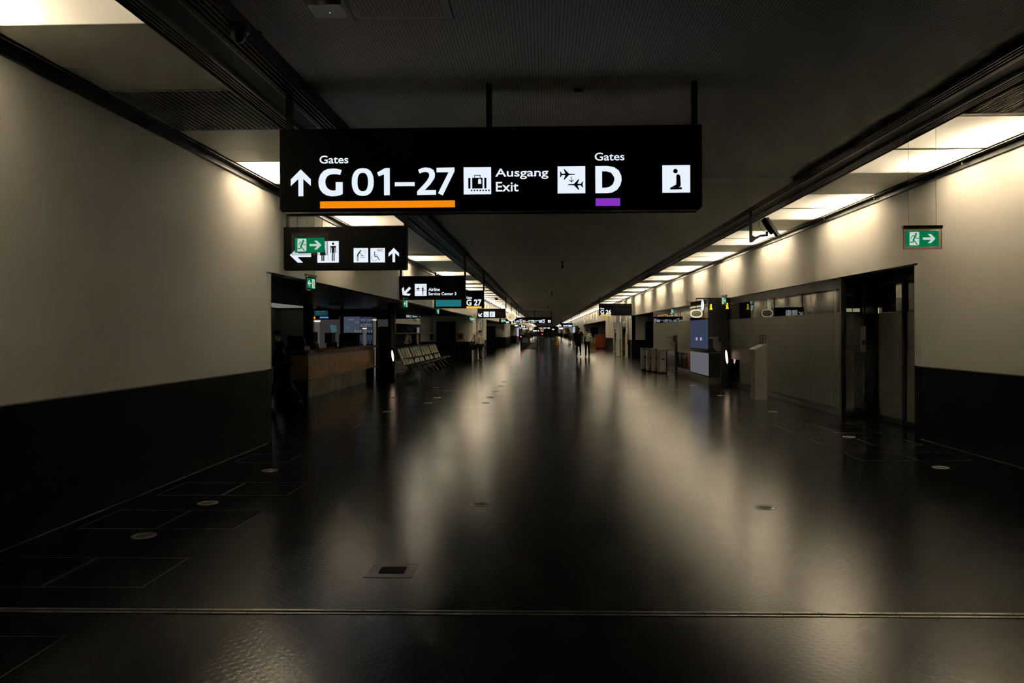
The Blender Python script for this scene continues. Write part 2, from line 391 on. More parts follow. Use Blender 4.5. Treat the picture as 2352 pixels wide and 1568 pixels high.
def walls(x, sgn, zc, opens, ztop_open, piers_to, name, wname):
    """the long wall with its openings; sgn = outward direction"""
    mb = MB(M_wall); wb = MB(M_wains); y = YB; T = 0.22*sgn
    for a, b in opens+[(END, END)]:
        if a > y: mb.box(x, x+T, y, a, WZ, zc+.3); wb.box(x-.004*sgn, x+T, y+.001, a-.001, 0, WZ-.012)
        if b > a: mb.box(x, x+T, a, b, ztop_open, zc+.3)
        y = b
    # thin aluminium line on the wainscot
    y = YB
    lb = MB(M_grey)
    for a, b in opens+[(END, END)]:
        if a > y: lb.box(x-.008*sgn, x+.01*sgn, y, a, WZ-.012, WZ)
        y = b
    struct(mb, name); struct(wb, wname); struct(lb, wname.replace('_3', '_5').replace('_4', '_6'))
OL = [(10.60, 41.6), (51.3, 76.7), (87.5, 106.7), (118, 150), (162, 200), (215, 260)]
OR = [(11.10, 46.7), (66.8, 104.6), (120, 150), (165, 205), (220, 260)]
ZOL, ZOR = 2.42, 2.52
walls(XL, -1, ZL, OL, ZOL, None, 'wall_left', 'trim_3')
walls(XR, 1, ZR, OR, ZOR, None, 'wall_right', 'trim_4')
e = MB(M_dwall); e.box(-14, 8.5, END, END+.2, 0, 4); struct(e, 'wall_back')
e = MB(M_dwall); e.box(-14, 8.5, YB-.2, YB, 0, 4.1); struct(e, 'wall_front')

# jamb strips
jb = MB(M_wall); jb.box(XR-.003, XR+.22, 11.02, 11.19, WZ, 2.49); jb.box(XL-.22, XL+.003, 10.6, 10.78, WZ, 2.39); struct(jb, 'trim_7')
jw = MB(M_wains); jw.box(XR-.006, XR+.22, 11.02, 11.19, 0, WZ); jw.box(XL-.22, XL+.006, 10.6, 10.78, 0, WZ); struct(jw, 'trim_8')
# black profile where wall meets ceiling
for nm, x0, x1, z, sg in (('trim_9', 5.23, XR, ZR, 1), ('trim_10', XL, -3.77, ZL, -1)):
    mb = MB(M_black, M_lip); mb.box(x0, x1, YB, END, z-.015, z+.05)
    xw = x1 if sg > 0 else x0
    mb.box(xw-.035*sg, xw, YB, END, z-.085, z-.01)
    xi = x0 if sg > 0 else x1
    mb.box(xi, xi+.012*sg, YB, END, z-.02, z, M_lip)
    struct(mb, nm)
# dark tracks
for nm, a, b, z, flip in (('trim_1', BR0, BR1, ZR, False), ('trim_2', BL1, BL0, ZL, False)):
    mb = MB(M_blackm, M_black, M_lip, M_mesh); Wd = b-a
    X = lambda t: a+Wd*t
    mb.box(X(0), X(1), YB, END, z+.12, z+.14, M_blackm)
    mb.box(X(-.005), X(.02), YB, END, z-.03, z+.14, M_blackm); mb.box(X(.98), X(1.005), YB, END, z-.03, z+.14, M_blackm)
    for t in (.09, .16, .23, .31, .83, .885, .94):
        mb.box(X(t)-.007, X(t)+.007, YB, END, z-.02, z+.11, M_blackm)
        mb.box(X(t)-.0035, X(t)+.0035, YB, END, z-.023, z-.0195, M_lip)
    mb.box(X(.345), X(.385), YB, END, z-.02, z+.02, M_lip if False else M_grey); mb.box(X(.745), X(.785), YB, END, z-.02, z+.02, M_grey)
    mb.box(X(.385), X(.745), YB, END, z+.01, z+.02, M_mesh); struct(mb, nm)

# ---- luminaires
def lum(x0, x1, L, z, wallside, label, group=None, loc=(0, 0, 0), far=False, ends=(.2, .2)):
    t = thing('ceiling_light', label, 'ceiling light', loc, 0, group)
    if far:
        a_, b_ = (x1-.42, x1) if wallside > 0 else (x0, x0+.42)
        mb = MB(M_farlamp); mb.box(x0 if wallside > 0 else b_, a_ if wallside > 0 else x1, 0, L, 0, .02); mb.build('diffuser', t)
        mb = MB(M_farstrip); mb.box(a_, b_, .35, L-.35, 0, .02); mb.build('lamp_strip', t); return t
    h = MB(M_house)
    T = .006
    h.box(x0, x0+T, 0, L, .004, .24); h.box(x1-T, x1, 0, L, .004, .24); h.box(x0, x1, 0, T, .004, .24); h.box(x0, x1, L-T, L, .004, .24); h.box(x0, x1, 0, L, .24, .25)
    h.build('housing', t)
    fr = MB(M_lip); g = .012
    for q in ((x0, x0+g, 0, L), (x1-g, x1, 0, L), (x0, x1, 0, g), (x0, x1, L-g, L)): fr.box(*q, -.003, .003)
    fr.build('frame', t)
    d = MB(M_diff); d.add([(x0+g, g, 0.0035), (x1-g, g, 0.0035), (x1-g, L-g, 0.0035), (x0+g, L-g, 0.0035)], [(0, 1, 2, 3)]); d.build('diffuser', t)
    xc = x1-.18 if wallside > 0 else x0+.18
    tb = MB(M_tube); tb.tube([(xc, ends[0], .13), (xc, L-ends[1], .13)], .02, 8); tb.build('lamp_tube', t)
    return t
ords = ['nearest', 'second', 'third', 'fourth', 'fifth', 'sixth', 'seventh', 'eighth', 'ninth', 'tenth', 'eleventh', 'twelfth', 'thirteenth', 'fourteenth', 'fifteenth', 'sixteenth', 'seventeenth', 'eighteenth', 'nineteenth', 'twentieth', 'twenty-first', 'twenty-second', 'twenty-third', 'twenty-fourth', 'twenty-fifth', 'twenty-sixth', 'twenty-seventh', 'twenty-eighth']
pr = None
for i, (a, b) in enumerate(R_L):
    lb = f'glowing warm ceiling panel along the right wall, {ords[i//2]} pair from the camera, {"near" if i % 2 == 0 else "far"} half'
    if i < 2: pr = (pr or [])+[lum(RX0, RX1, b-a, 0, 1, lb, 'lit ceiling panels on the right', (0, a, ZR), False, (.28, .05) if i == 0 else (.05, .28))]
    else: dup(pr[i % 2], (0, a, ZR), None, lb)
pl = {}
for i, (a, b) in enumerate(L_L):
    k = round(b-a, 2)
    lb = f'glowing warm ceiling panel along the left wall, {ords[i]} one from the camera'
    if k not in pl: pl[k] = lum(LX0, LX1, b-a, 0, -1, lb, 'lit ceiling panels on the left', (0, a, ZL))
    else: dup(pl[k], (0, a, ZL), None, lb)
pr = None
for a, b in R_F:
    if pr is None: pr = lum(RX0, RX1, b-a, 0, 1, 'tiny far-off lit ceiling panel at the distant end of the right wall', 'far lit ceiling panels on the right', (0, a, ZR), True)
    else: dup(pr, (0, a, ZR))
pr = None
for a, b in L_F:
    if pr is None: pr = lum(LX0, LX1, b-a, 0, -1, 'tiny far-off lit ceiling panel at the distant end of the left wall', 'far lit ceiling panels on the left', (0, a, ZL), True)
    else: dup(pr, (0, a, ZL))

# ---- ventilation grilles
def grille(x0, x1, y0, y1, z, label, n):
    t = thing('ventilation_grille', label, 'ventilation grille', ((x0+x1)/2, (y0+y1)/2, z))
    hx, hy = (x1-x0)/2, (y1-y0)/2
    fr = MB(M_ceilside)
    for q in ((-hx, -hx+.03, -hy, hy), (hx-.03, hx, -hy, hy), (-hx, hx, -hy, -hy+.03), (-hx, hx, hy-.03, hy)): fr.box(*q, -.004, .03)
    fr.build('frame', t)
    s_ = MB(mat('grille_slat', (0.42, 0.40, 0.34), 0.5))
    for i in range(n):
        xx = -hx+.03+(i+.5)*(2*hx-.06)/n; s_.box(xx-.009, xx+.009, -hy+.03, hy-.03, 0, .02)
    s_.build('slats', t)
    b_ = MB(M_blackm); b_.box(-hx+.01, hx-.01, -hy+.01, hy-.01, .06, .07); b_.build('backing', t)
grille(LX0, LX1, 6.46, 7.78, ZL, 'slatted ventilation grille in the left side ceiling', 20)
grille(RX0, RX1, 4.4, 7.70, ZR, 'slatted ventilation grille at the upper right corner of the ceiling', 24)

# ================================================================ RECESSES BEHIND THE OPENINGS
def ceilslab(x0, x1, y0, y1, z, name, m=M_slat): mb = MB(m); mb.box(x0, x1, y0, y1, z, z+.1); return struct(mb, name)
# left: waiting area with bar; soffit to x=-7.8, a higher dim room behind
ceilslab(-7.8, XL-.225, 10.4, 41.6, ZOL+.02, 'ceiling.003')
ceilslab(-14.9, -7.8, 10.4, 41.6, 2.95, 'ceiling.004', mat('back_room_ceiling', (0.45, 0.45, 0.45), 0.6))
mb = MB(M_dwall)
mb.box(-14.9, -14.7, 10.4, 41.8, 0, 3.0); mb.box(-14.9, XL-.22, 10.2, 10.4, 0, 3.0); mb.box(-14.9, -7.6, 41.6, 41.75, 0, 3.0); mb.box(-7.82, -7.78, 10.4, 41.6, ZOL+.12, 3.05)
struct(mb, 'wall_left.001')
def endwall(x0, x1, y, zt, dx0, dx1, dz, name, trim, door, sgn):
    mb = MB(M_wall); a, b = min(dx0, dx1), max(dx0, dx1); lo, hi = min(x0, x1), max(x0, x1)
    for p, q in ((lo, a), (b, hi)):
        if q > p: mb.box(p, q, y, y+.15, WZ, zt)
    mb.box(a, b, y, y+.15, dz, zt); struct(mb, name)
    wb = MB(M_wains)
    for p, q in ((lo, a), (b, hi)):
        if q > p: wb.box(p+.001, q-.001, y-.004, y+.14, 0, WZ)
    struct(wb, trim)
    d = MB(M_door); d.box(a+.03, b-.03, y+.03, y+.09, 0.005, dz-.03)
    d.box(a, a+.03, y-.01, y+.12, 0, dz); d.box(b-.03, b, y-.01, y+.12, 0, dz); d.box(a, b, y-.01, y+.12, dz-.03, dz)
    o = struct(d, door)
    h = MB(M_steel); xx = a+.13 if sgn > 0 else b-.13
    h.tube([(xx, y+.03, 1.03), (xx, y-.03, 1.03), (xx+.11*sgn, y-.03, 1.03)], .011, 6); h.build('door_handle', o)
endwall(-7.6, XL-.22, 41.6, ZOL+.02, -5.90, -4.83, 2.15, 'wall_left.002', 'trim_11', 'door_1', 1)
# right: glazed rooms
ceilslab(XR+.22, 8.4, 11.0, 46.7, ZOR+.02, 'ceiling.005', M_blackm)
mb = MB(M_blackm); mb.box(8.3, 8.4, 11.0, 46.9, 0, 2.6); mb.box(XR+.22, 8.4, 10.9, 11.0, 0, 2.6); struct(mb, 'wall_right.001')
endwall(XR, 8.3, 46.7, ZOR+.02, 6.19, 7.1, 2.15, 'wall_right.002', 'trim_12', 'door_2', -1)
# farther recesses
n = 3
for side, OO, zt in ((-1, OL[1:], ZOL), (1, OR[1:], ZOR)):
    xw = XL if side < 0 else XR
    for k, (a, b) in enumerate(OO):
        xo = xw+side*2.9
        mb = MB(M_slat); mb.box(min(xw+side*.22, xo), max(xw+side*.22, xo), a, b, zt+.02, zt+.1); struct(mb, 'ceiling.006')
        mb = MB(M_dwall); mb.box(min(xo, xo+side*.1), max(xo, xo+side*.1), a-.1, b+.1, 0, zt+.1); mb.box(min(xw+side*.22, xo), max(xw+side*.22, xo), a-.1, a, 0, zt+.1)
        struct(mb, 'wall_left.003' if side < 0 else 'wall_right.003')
        endwall(xw+side*.22, xo, b, zt+.02, xw+side*1.0, xw+side*2.0, 2.15, 'wall_left.004' if side < 0 else 'wall_right.004', f'trim_{n+10}', f'door_{n}', -side); n += 1

# ================================================================ HANGING SIGNS
GL = {
 'G': ([(775,290),(700,270),(650,268),(590,275),(540,300),(500,345),(478,400),(473,450),(478,505),(495,550),(530,595),(580,625),(640,637),(700,635),(750,625),(786,608),(786,450),(695,450),(695,558),(660,562),(630,556),(590,530),(570,495),(562,450),(568,405),(590,370),(625,350),(665,343),(710,345),(755,355)],),
 '1': ([(1347,262),(1408,262),(1408,622),(1333,622),(1333,345),(1265,370),(1242,320)],),
 '2': ([(1783,285),(1830,262),(1880,254),(1940,262),(1985,290),(2002,340),(1998,390),(1975,430),(1940,480),(1868,556),(2015,556),(2015,617),(1770,620),(1770,570),(1850,485),(1900,425),(1925,380),(1928,345),(1915,322),(1880,312),(1840,318),(1803,334)],),
 '7': ([(2025,258),(2260,256),(2260,306),(2105,627),(2043,597),(2182,318),(2025,318)],),
 'D': ([(1290,207),(1400,207),(1460,218),(1505,250),(1528,300),(1531,340),(1520,385),(1490,430),(1445,455),(1400,461),(1290,461)],[(1352,257),(1390,257),(1435,270),(1462,310),(1465,340),(1450,380),(1420,402),(1385,410),(1352,410)]),
 '0': ([(1052+145*math.copysign(abs(math.cos(t))**.8, math.cos(t)), 447+185*math.copysign(abs(math.sin(t))**.9, math.sin(t))) for t in [2*PI*i/36 for i in range(36)]],
       [(1052+70*math.copysign(abs(math.cos(t))**.75, math.cos(t)), 447+122*math.copysign(abs(math.sin(t))**.85, math.sin(t))) for t in [2*PI*i/36 for i in range(36)]]),
 '-': ([(0, 0), (10, 0), (10, 2), (0, 2)],),
}
def glyph(ch):
    loops = GL[ch]; xs = [p[0] for p in loops[0]]; ys = [p[1] for p in loops[0]]; x0, x1, y0, y1 = min(xs), max(xs), min(ys), max(ys)
    N = [[((x-x0)/(x1-x0), 1-(y-y0)/(y1-y0)) for x, y in l] for l in loops]
    flat = [p for l in N for p in l]
    if len(N) == 1: return N
    return [[flat[i] for i in t] for t in tessellate_polygon([[Vector((x, y, 0)) for x, y in l] for l in N])]

# 1 the big overhead sign
S = Sign('overhead_sign', 'long black overhead sign nearest the camera, reading Gates G 01-27, Ausgang Exit and Gates D', 'sign', 643, 286, 1612, 486, 6.55, .22)
polys = []
for ch, x0, y0, x1, y1 in (('G', 731.7, 386.7, 787.2, 451), ('0', 808.3, 386, 858.5, 450), ('1', 866.3, 386, 895.3, 448.6), ('-', 907, 418.2, 952.6, 427.8), ('2', 958.3, 384.4, 1001.4, 448), ('7', 1003, 384.7, 1044, 449)):
    polys += fit(glyph(ch), *S.box(x0, y0, x1, y1))
S.put(polys, M_face, 'lettering')
S.text('Gates', 734.2, 356.9, 800.3, 375.9, bold=.012)
S.shape([ARROW_UP], 667.3, 388.8, 715, 450.8)
S.bar(735.4, 460, 1045, 478.6, M_orange)
S.pict('bag', 1065.1, 383.8, 1128, 446.5, 'tag')
S.text('Ausgang', 1137.5, 386, 1259.5, 412, bold=.012); S.text('Exit', 1139, 417.2, 1191, 440.2, bold=.012)
S.pict('transfer', 1280.8, 381.5, 1344.2, 444.4)
S.text('Gates', 1366, 350, 1434, 369, bold=.012)
S.put(fit(glyph('D'), *S.box(1367.5, 380.8, 1427.6, 443.8)), M_face, 'lettering')
S.bar(1368, 455, 1424.3, 473, M_purple)
S.pict('pray', 1521.3, 379, 1585, 442.6)
seam = mat('sign_seam', (0.03, 0.03, 0.03), 0.4)
S.put([rect(*[S.box(1444.4, 289, 1445.4, 480)[i] for i in (0, 1, 2, 3)]), rect(*S.box(1511.5, 289, 1512.2, 480))], seam, 'panel_seam')
mbl = MB(M_lip); mbl.box(S.x0-S.o.x+.02, S.x1-S.o.x-.02, -.085, -.06, -.012, .0); mbl.box(S.x0-S.o.x+.02, S.x1-S.o.x-.02, .06, .085, -.012, .0); mbl.build('bottom_rail', S.root)
for px in (657, 1122.5, 1601): S.pole(px, ZM+.002, .05)

def wcsign(S):
    S.shape(rot([ARROW_UP], 90), 665.9, 567.7, 714.6, 603.8)
    f_ = S.bar(729.1, 553.7, 778.2, 603.1, M_face, 'pictogram'); bx = S.box(729.1, 553.7, 778.2, 603.1)
    S.put(fit(icon('wcm')+icon('wcf'), *bx), M_ink, 'symbol', f_, lift=.006)
    S.pict('baby', 812.4, 569.3, 845.7, 602.6)
    w_ = S.pict('wheel', 850.9, 569.3, 884.2, 602.6)
    S.text('WC', 866, 571.5, 881, 578, M_ink, 0, 'lettering', parent=w_, lift=.006)
    S.shape([ARROW_UP], 892, 569, 917, 602)
    S.pole(657.5, ZL, .045); S.pole(930, ZM2, .045)
S = Sign('overhead_sign', 'black overhead sign with toilet, baby-changing and wheelchair pictograms, behind the green exit sign', 'sign', 652, 519.5, 932.5, 620.5, 11.15, .16); wcsign(S)

S = Sign('overhead_sign', 'black overhead sign reading Airline Service Center 3 with a down-left arrow', 'sign', 916.3, 633, 1068.5, 688.5, 20.2, .16)
S.shape(rot([ARROW_UP], 135), 921.5, 656.7, 945.5, 681); S.pict('desk', 952.8, 651.6, 979.9, 679.6)
S.text('Airline', 984, 660.5, 1010.3, 668.4, bold=.02); S.text('Service Center 3', 984, 670.6, 1048, 678.0, bold=.02)
S.pole(919, ZL, .05); S.pole(1067, ZM2, .05)

S = Sign('gate_sign', 'black overhead sign reading Gate G 27 beside a blank teal screen', 'sign', 997.2, 667, 1111.5, 708, 26.3, .16)
S.bar(1001, 672, 1059.2, 704, M_teal, 'screen'); S.text('Gate', 1071.4, 680.6, 1084, 685.9, bold=.03)
S.text('G 27', 1071.4, 687.2, 1106, 702, bold=.03); S.bar(1071.4, 703.2, 1106, 707.8, M_yellow); S.pole(1110, ZM2, .055); S.pole(1000, ZL, .05)

S = Sign('overhead_sign', 'black overhead sign with a down-left arrow and two white pictograms, left of the round clock', 'sign', 1096.5, 708.5, 1161.5, 731, 43.4, .16)
S.shape(rot([ARROW_UP], 135), 1097.7, 718, 1108.9, 728.3); S.pict('wheel', 1110.9, 715.3, 1122.7, 727.8); S.pict('baby', 1124.8, 715.3, 1137, 727.8); S.pole(1161, ZM2, .06); S.pole(1098, ZL, .06)

S = Sign('gate_sign', 'small dark overhead gate sign reading G 21, just below the round clock', 'sign', 1146.5, 731.5, 1187, 744, 63.5, .16)
S.text('G 21', 1173.8, 736.2, 1186.3, 741.7, bold=.03); S.bar(1173.8, 742, 1186.3, 743.9, M_yellow); S.bar(1162, 737.4, 1169.4, 742.2, M_greenw, 'screen'); S.pole(1186, ZM2, .06); S.pole(1148, ZL, .06)

S = Sign('overhead_sign', 'long black overhead sign in the middle distance reading Gates G 01-17, Exit and Gates D', 'sign', 1186.8, 728, 1267, 742.9, 75, .2)
S.shape([ARROW_UP], 1187.5, 735, 1192.2, 741); S.text('Gates', 1193, 732.4, 1199.5, 734.2, bold=.03); S.text('G 01–17', 1193, 735, 1219.2, 740.7, bold=.03)
S.bar(1193.3, 741.2, 1219, 742.8, M_orange); S.pict('bag', 1220.5, 735, 1226.3, 740.7); S.text('Ausgang', 1227, 735, 1237.5, 737.6, bold=.01); S.text('Exit', 1227, 738.2, 1231.6, 740.3, bold=.01)
S.pict('transfer', 1238.4, 734.9, 1244.6, 740.7); S.text('Gates', 1245.5, 732.4, 1252, 734.2, bold=.03); S.text('D', 1246, 735, 1251.8, 740.7, bold=.03); S.bar(1246, 741.2, 1251.8, 742.7, M_purple); S.pict('pray', 1258.5, 734.9, 1264.7, 740.7)
for px in (1190, 1226.5, 1265.8): S.pole(px, ZM2, .06)

S = Sign('gate_sign', 'black overhead sign reading Gate G 26 on the right side', 'sign', 1375.7, 697.2, 1451.3, 724.6, 46, .16)
S.text('Gate', 1379, 706.5, 1387.7, 710, bold=.03); S.text('G 26', 1379, 711, 1403.6, 721, bold=.03); S.bar(1379.4, 721.7, 1403.7, 724.5, M_yellow); S.pole(1376.6, ZM2, .06); S.pole(1450, ZR, .05, M_lip)

S = Sign('overhead_sign', 'small distant overhead sign with a blue square and white text, above two walking people', 'sign', 1285.7, 741.5, 1315.7, 751, 112, .2)
S.bar(1286.6, 745.5, 1289, 749.6, M_face, 'screen'); S.bar(1293.7, 746.2, 1304, 747.4, M_face, 'text_line'); S.bar(1293.7, 748, 1304, 749.2, M_face, 'text_line'); S.bar(1304.4, 744, 1308, 746, emis('sign_blue', (0.01, 0.05, 0.7), 1), 'screen'); S.bar(1305, 746.2, 1313.6, 749.6, M_face, 'screen'); S.pole(1287, ZM2+.02, .08); S.pole(1311, ZR+.06, .08)

S = Sign('overhead_sign', 'tiny far overhead sign with an orange bar at the end of the hall', 'sign', 1236, 749.6, 1268, 758, 182, .2)
S.shape([ARROW_UP], 1237.4, 751.6, 1239.4, 754.4); S.text('G 01–17', 1240.2, 751.6, 1249.5, 754.6, bold=.03); S.bar(1240.2, 755.4, 1249.5, 756.8, M_orange); S.bar(1250.3, 751.6, 1252.6, 754.6, M_face, 'pictogram'); S.bar(1253, 752.2, 1257, 753.2, M_face, 'text_line'); S.bar(1258, 751.6, 1260.3, 754.6, M_face, 'pictogram'); S.bar(1261, 751.6, 1263, 754.6, M_face, 'pictogram')
S.pole(1238, ZM2, .09); S.pole(1266, ZM2, .09)
far = [('tiny distant sign with a white screen below the G 21 sign', 1181.5, 744.6, 1191, 751.5, 97.6, [(1182.3, 745.6, 1189.3, 749.2, M_face)]),
       ('tiny distant gate sign with an orange bar, left of the far clock', 1193, 746, 1208, 753.3, 116, [(1197.3, 746.6, 1200.4, 751, M_face), (1201.8, 747.8, 1206, 750.6, M_face), (1198, 751.8, 1206, 753, M_orange)]),
       ('tiny far sign with two white screens, left of the far clock, lowest of its cluster', 1199, 753.4, 1214, 757.4, 150, [(1200, 753.8, 1207.5, 756.3, M_face), (1208, 752.9+1, 1213, 755.8, M_face)]),
       ('tiny far sign with a row of white letters at the left end of the hall', 1222.5, 757, 1240, 762.0, 230, [(1224, 758.2, 1233, 761, M_face), (1235, 758.2, 1238, 761.2, M_face)]),
       ('tiny far sign with two white squares in the middle of the far end', 1241, 757.6, 1250, 762, 250, [(1242, 758.8, 1244.3, 761.2, M_face), (1246, 758.6, 1248.4, 761.4, M_face)]),
       ('tiny far sign with pale screens right of the hall centre', 1251, 754.3, 1275, 758.0, 215, [(1254, 755.8, 1259, 757.8, M_face), (1261, 755.4, 1264, 757.6, M_face), (1268, 752.8+2, 1273, 757.5, M_face)]),
       ('tiny far gate sign with a white screen above an orange bar, right side', 1283.4, 750.9, 1294.6, 757.5, 140, [(1284, 752.8, 1293, 756, M_face), (1287, 750.9+.3, 1293.5, 752.2, M_orange)])]
for lb, x0, y0, x1, y1, Y, bars in far:
    S = Sign('overhead_sign', lb, 'sign', x0, y0, x1, y1, Y, .2)
    for q in bars: S.bar(*q, 'screen')
    S.pole((x0+x1)/2, min(ZM2, ZL), .08)

# ---- clocks
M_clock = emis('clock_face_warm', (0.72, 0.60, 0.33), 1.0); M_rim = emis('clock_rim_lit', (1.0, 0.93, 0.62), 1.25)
def clock(px, py, r, Y, label, ztop):
    X, _, Z = atY(px, py, Y); t = thing('station_clock', label, 'clock', (X, Y, Z))
    b = MB(M_black); b.tube([(0, -.07, 0), (0, .07, 0)], r*.93, 28); b.build('case', t)
    f_ = MB(M_clock, M_rim)
    for sg in (-1, 1):
        y = sg*.074
        f_.flat([circ(0, 0, r*.84, 28)], y, M_clock)
        o = circ(0, 0, r, 28); i_ = circ(0, 0, r*.84, 28)
        for k in range(28): f_.flat([[o[k], o[(k+1) % 28], i_[(k+1) % 28], i_[k]]], y, M_rim)
    f_.build('dial', t)
    for nm, a, l in (('hour_hand', 232, .42), ('minute_hand', 200, .7), ):
        h = MB(M_ink); g = math.radians(a)
        for sg in (-1, 1): h.flat(line([(-.2*r*math.cos(g)*-sg*0, 0), (l*r*math.cos(g), l*r*math.sin(g))], r*.07), sg*.078)
        h.build(nm, t)
    p = MB(M_black); p.box(-.025, .025, -.025, .025, r*.9, ztop-Z); p.build('pole', t)
clock(1174.3, 727.4, .30, 53, 'round warm-lit clock hanging in front of the G 21 sign', ZL)
clock(1219.3, 755.3, .30, 150, 'tiny far round lit clock at the left of the hall end', ZL)

# ---- green exit signs
def exit_sign(label, X, Y, Z, w_=.34, h_=.165, rz=0, ztop=3.7, flip=False, wires=True):
    """Z = bottom of the clear pane; arrow and running figure on a green face"""
    t = thing('exit_sign', label, 'exit sign', (X, Y, Z), rz)
    W2 = w_/2+.03; H = h_+.055
    b = MB(M_grey); b.box(-W2-.005, W2+.005, -.02, .02, H, H+.03); b.build('top_bar', t)
    g = MB(M_glass); g.box(-W2, W2, -.004, .004, 0, H); g.build('clear_pane', t)
    e_ = MB(M_lip); e_.box(-W2, W2, -.005, .005, H-.004, H-.0005); e_.box(-W2-.002, -W2+.002, -.005, .005, 0, H); e_.box(W2-.002, W2+.002, -.005, .005, 0, H); e_.build('pane_edge', t)
    f_ = MB(M_green); f_.box(-w_/2, w_/2, -.0065, -.0045, .03, .03+h_); f_.box(-w_/2, w_/2, .0045, .0065, .03, .03+h_); fo = f_.build('green_face', t)
    s_ = MB(M_greenw)
    def U(polys, m=None, y=-.0075):
        q = [[((x-.5)*h_*1.0*1, .03+y_*h_) for x, y_ in p] for p in polys]; return q
    def place(polys, cx, sx, sz, cz):
        return [[((-1 if flip else 1)*(cx+(x-.5)*sx), cz+(y_-.5)*sz) for x, y_ in p] for p in polys]
    cz = .03+h_/2
    door = place([[(0, 0), (.88, 0), (1, .1), (1, 1), (.02, 1)]], -w_*.26, h_*.62, h_*.86, cz)
    arr = place(rot([ARROW_UP], -90), w_*.2, h_*.82, h_*.62, cz)
    man_ = place(icon('run'), -w_*.26, h_*.62, h_*.86, cz)
    for y, mir in ((-.0078, 1), (.0078, -1)):
        s_.flat([[(x*mir, z) for x, z in p] for p in door+arr], y)
    s_.build('white_symbols', t)
    k = MB(mat('exit_ink', (0, 0.05, 0.02), .5) if 'exit_ink' not in bpy.data.materials else bpy.data.materials['exit_ink']); k.mats = [M_green]
    for y, mir in ((-.009, 1), (.009, -1)): k.flat([[(x*mir, z) for x, z in p] for p in man_], y)
    k.build('running_figure', t)
    if wires:
        for sx in (-1, 1):
            w2 = MB(M_wire); w2.tube([(sx*W2*.72, 0, H+.03), (sx*W2*.72, 0, ztop-Z)], .0016, 5); w2.build('wire', t)
    return t
def exit_px(label, px, py_bottom, Y, **k):
    X, _, Z = atY(px, py_bottom, Y); return exit_sign(label, X, Y, Z, **k)
exit_px('green exit sign with running figure and arrow on the right, before the pale wall', 2118.7, 572.5, 7.9, w_=.325, h_=.158, ztop=ZR)
exit_px('green exit sign with running figure and right arrow on the left, overlapping the toilet sign', 711.6, 586, 8.35, w_=.33, h_=.163, ztop=ZL)
for lb, px, pyb, Y, hh in (('small green exit sign turned side-on, under the toilet sign', 714, 667, 12.0, .165), ('narrow side-on exit sign just below the Airline Service Center sign', 931, 708.5, 17.2, .165),
                           ('narrow side-on exit sign below the teal screen', 1005.6, 722.5, 25.4, .165), ('tiny side-on exit sign at the far end of the left soffit', 1080, 736.5, 39.2, .165),
                           ('side-on green exit sign above the yellow i mark on the right', 1663.3, 701, 21.4, .2), ('narrow side-on exit sign above the metal bins', 1545, 722.5, 30.8, .2),
                           ('tiny side-on exit sign below the G 26 sign', 1449, 733.5, 44.5, .2)):
    exit_px(lb, px, pyb, Y, w_=.32, h_=hh, rz=PI/2*.93 if px < 1250 else -PI/2*.93, ztop=ZL if px < 1250 else ZR, flip=px < 1250)
exit_px('small green exit sign facing the camera, left of the G 26 sign', 1366, 737.5, 88, w_=.48, h_=.30, ztop=ZR)
exit_px('small green exit sign with a right arrow, left of the round clock', 1156.5, 740.5, 60, w_=.34, h_=.22, ztop=ZL)
exit_px('tiny green exit sign at the right edge of the distant blue sign', 1318, 748.6, 100, w_=.34, h_=.2, ztop=ZR)
exit_px('tiny green exit sign in the distance on the left, below the G 21 sign', 1195.5, 755.5, 108, w_=.34, h_=.25, ztop=ZL)
exit_px('small green lit sign hanging above the woman in the white jacket', 1086.6, 737.6, 41, w_=.2, h_=.15, ztop=ZL)

# ---- security cameras, access point, detectors
def cctv():
    Y = 13.55; X, _, zb = atY(1724.5, 557, Y)
    t = thing('security_camera', 'black security camera on a hanging pole by the right ceiling track', 'security camera', (X, Y, zb))
    p = MB(M_black); p.box(-.022, .022, -.022, .022, 0, ZR-zb+.01); p.build('pole', t)
    s_ = Y/1750
    q = lambda x, y: ((x-1724.5)*s_, 0, (557-y)*s_)
    a = MB(M_black); a.prism([(q(x, y)[0], q(x, y)[2]) for x, y in ((1727, 540), (1734, 544), (1747, 539), (1759, 538), (1759, 543), (1745, 544.5), (1736, 550), (1728, 556.5))], -.016, .016); a.tube([q(1761, 543), q(1761, 532)], .022, 8); a.build('arm', t)
    c0 = Vector(q(1755, 505)); c1 = Vector(q(1780, 542)); d = (c1-c0).normalized()
    b = MB(M_black); b.tube([c0-d*.03, c0, c0+d*.05, c1-d*.07], [.035, .05, .062, .062], 12); b.build('body', t)
    hd = MB(M_black); nrm = Vector((d.z, 0, -d.x)); nrm = nrm if nrm.x > 0 else -nrm
    P0 = c0+nrm*.055; P1 = c1+nrm*.055+d*.03
    vs = []
    for P in (P0, P1):
        for dy, dn in ((-.075, -.04), (-.06, .012), (.06, .012), (.075, -.04)): vs.append(P+Vector((0, dy, 0))+nrm*dn)
        for dy, dn in ((.068, -.04), (.055, .006), (-.055, .006), (-.068, -.04)): vs.append(P+Vector((0, dy, 0))+nrm*dn)
    hd.add(vs, [list(range(8))[::-1], list(range(8, 16))]+[(i, (i+1) % 8, 8+(i+1) % 8, 8+i) for i in range(8)]); hd.build('sun_hood', t)
    l = MB(M_grey); l.tube([c1-d*.07, c1-d*.055], [.05, .045], 12); l.build('lens', t)
    cb = MB(M_blackm); cb.tube([q(1752, 508), q(1746, 507), q(1743, 514), q(1744, 522), q(1751, 530), q(1758, 533)], .004, 6); cb.build('cable', t)
cctv()
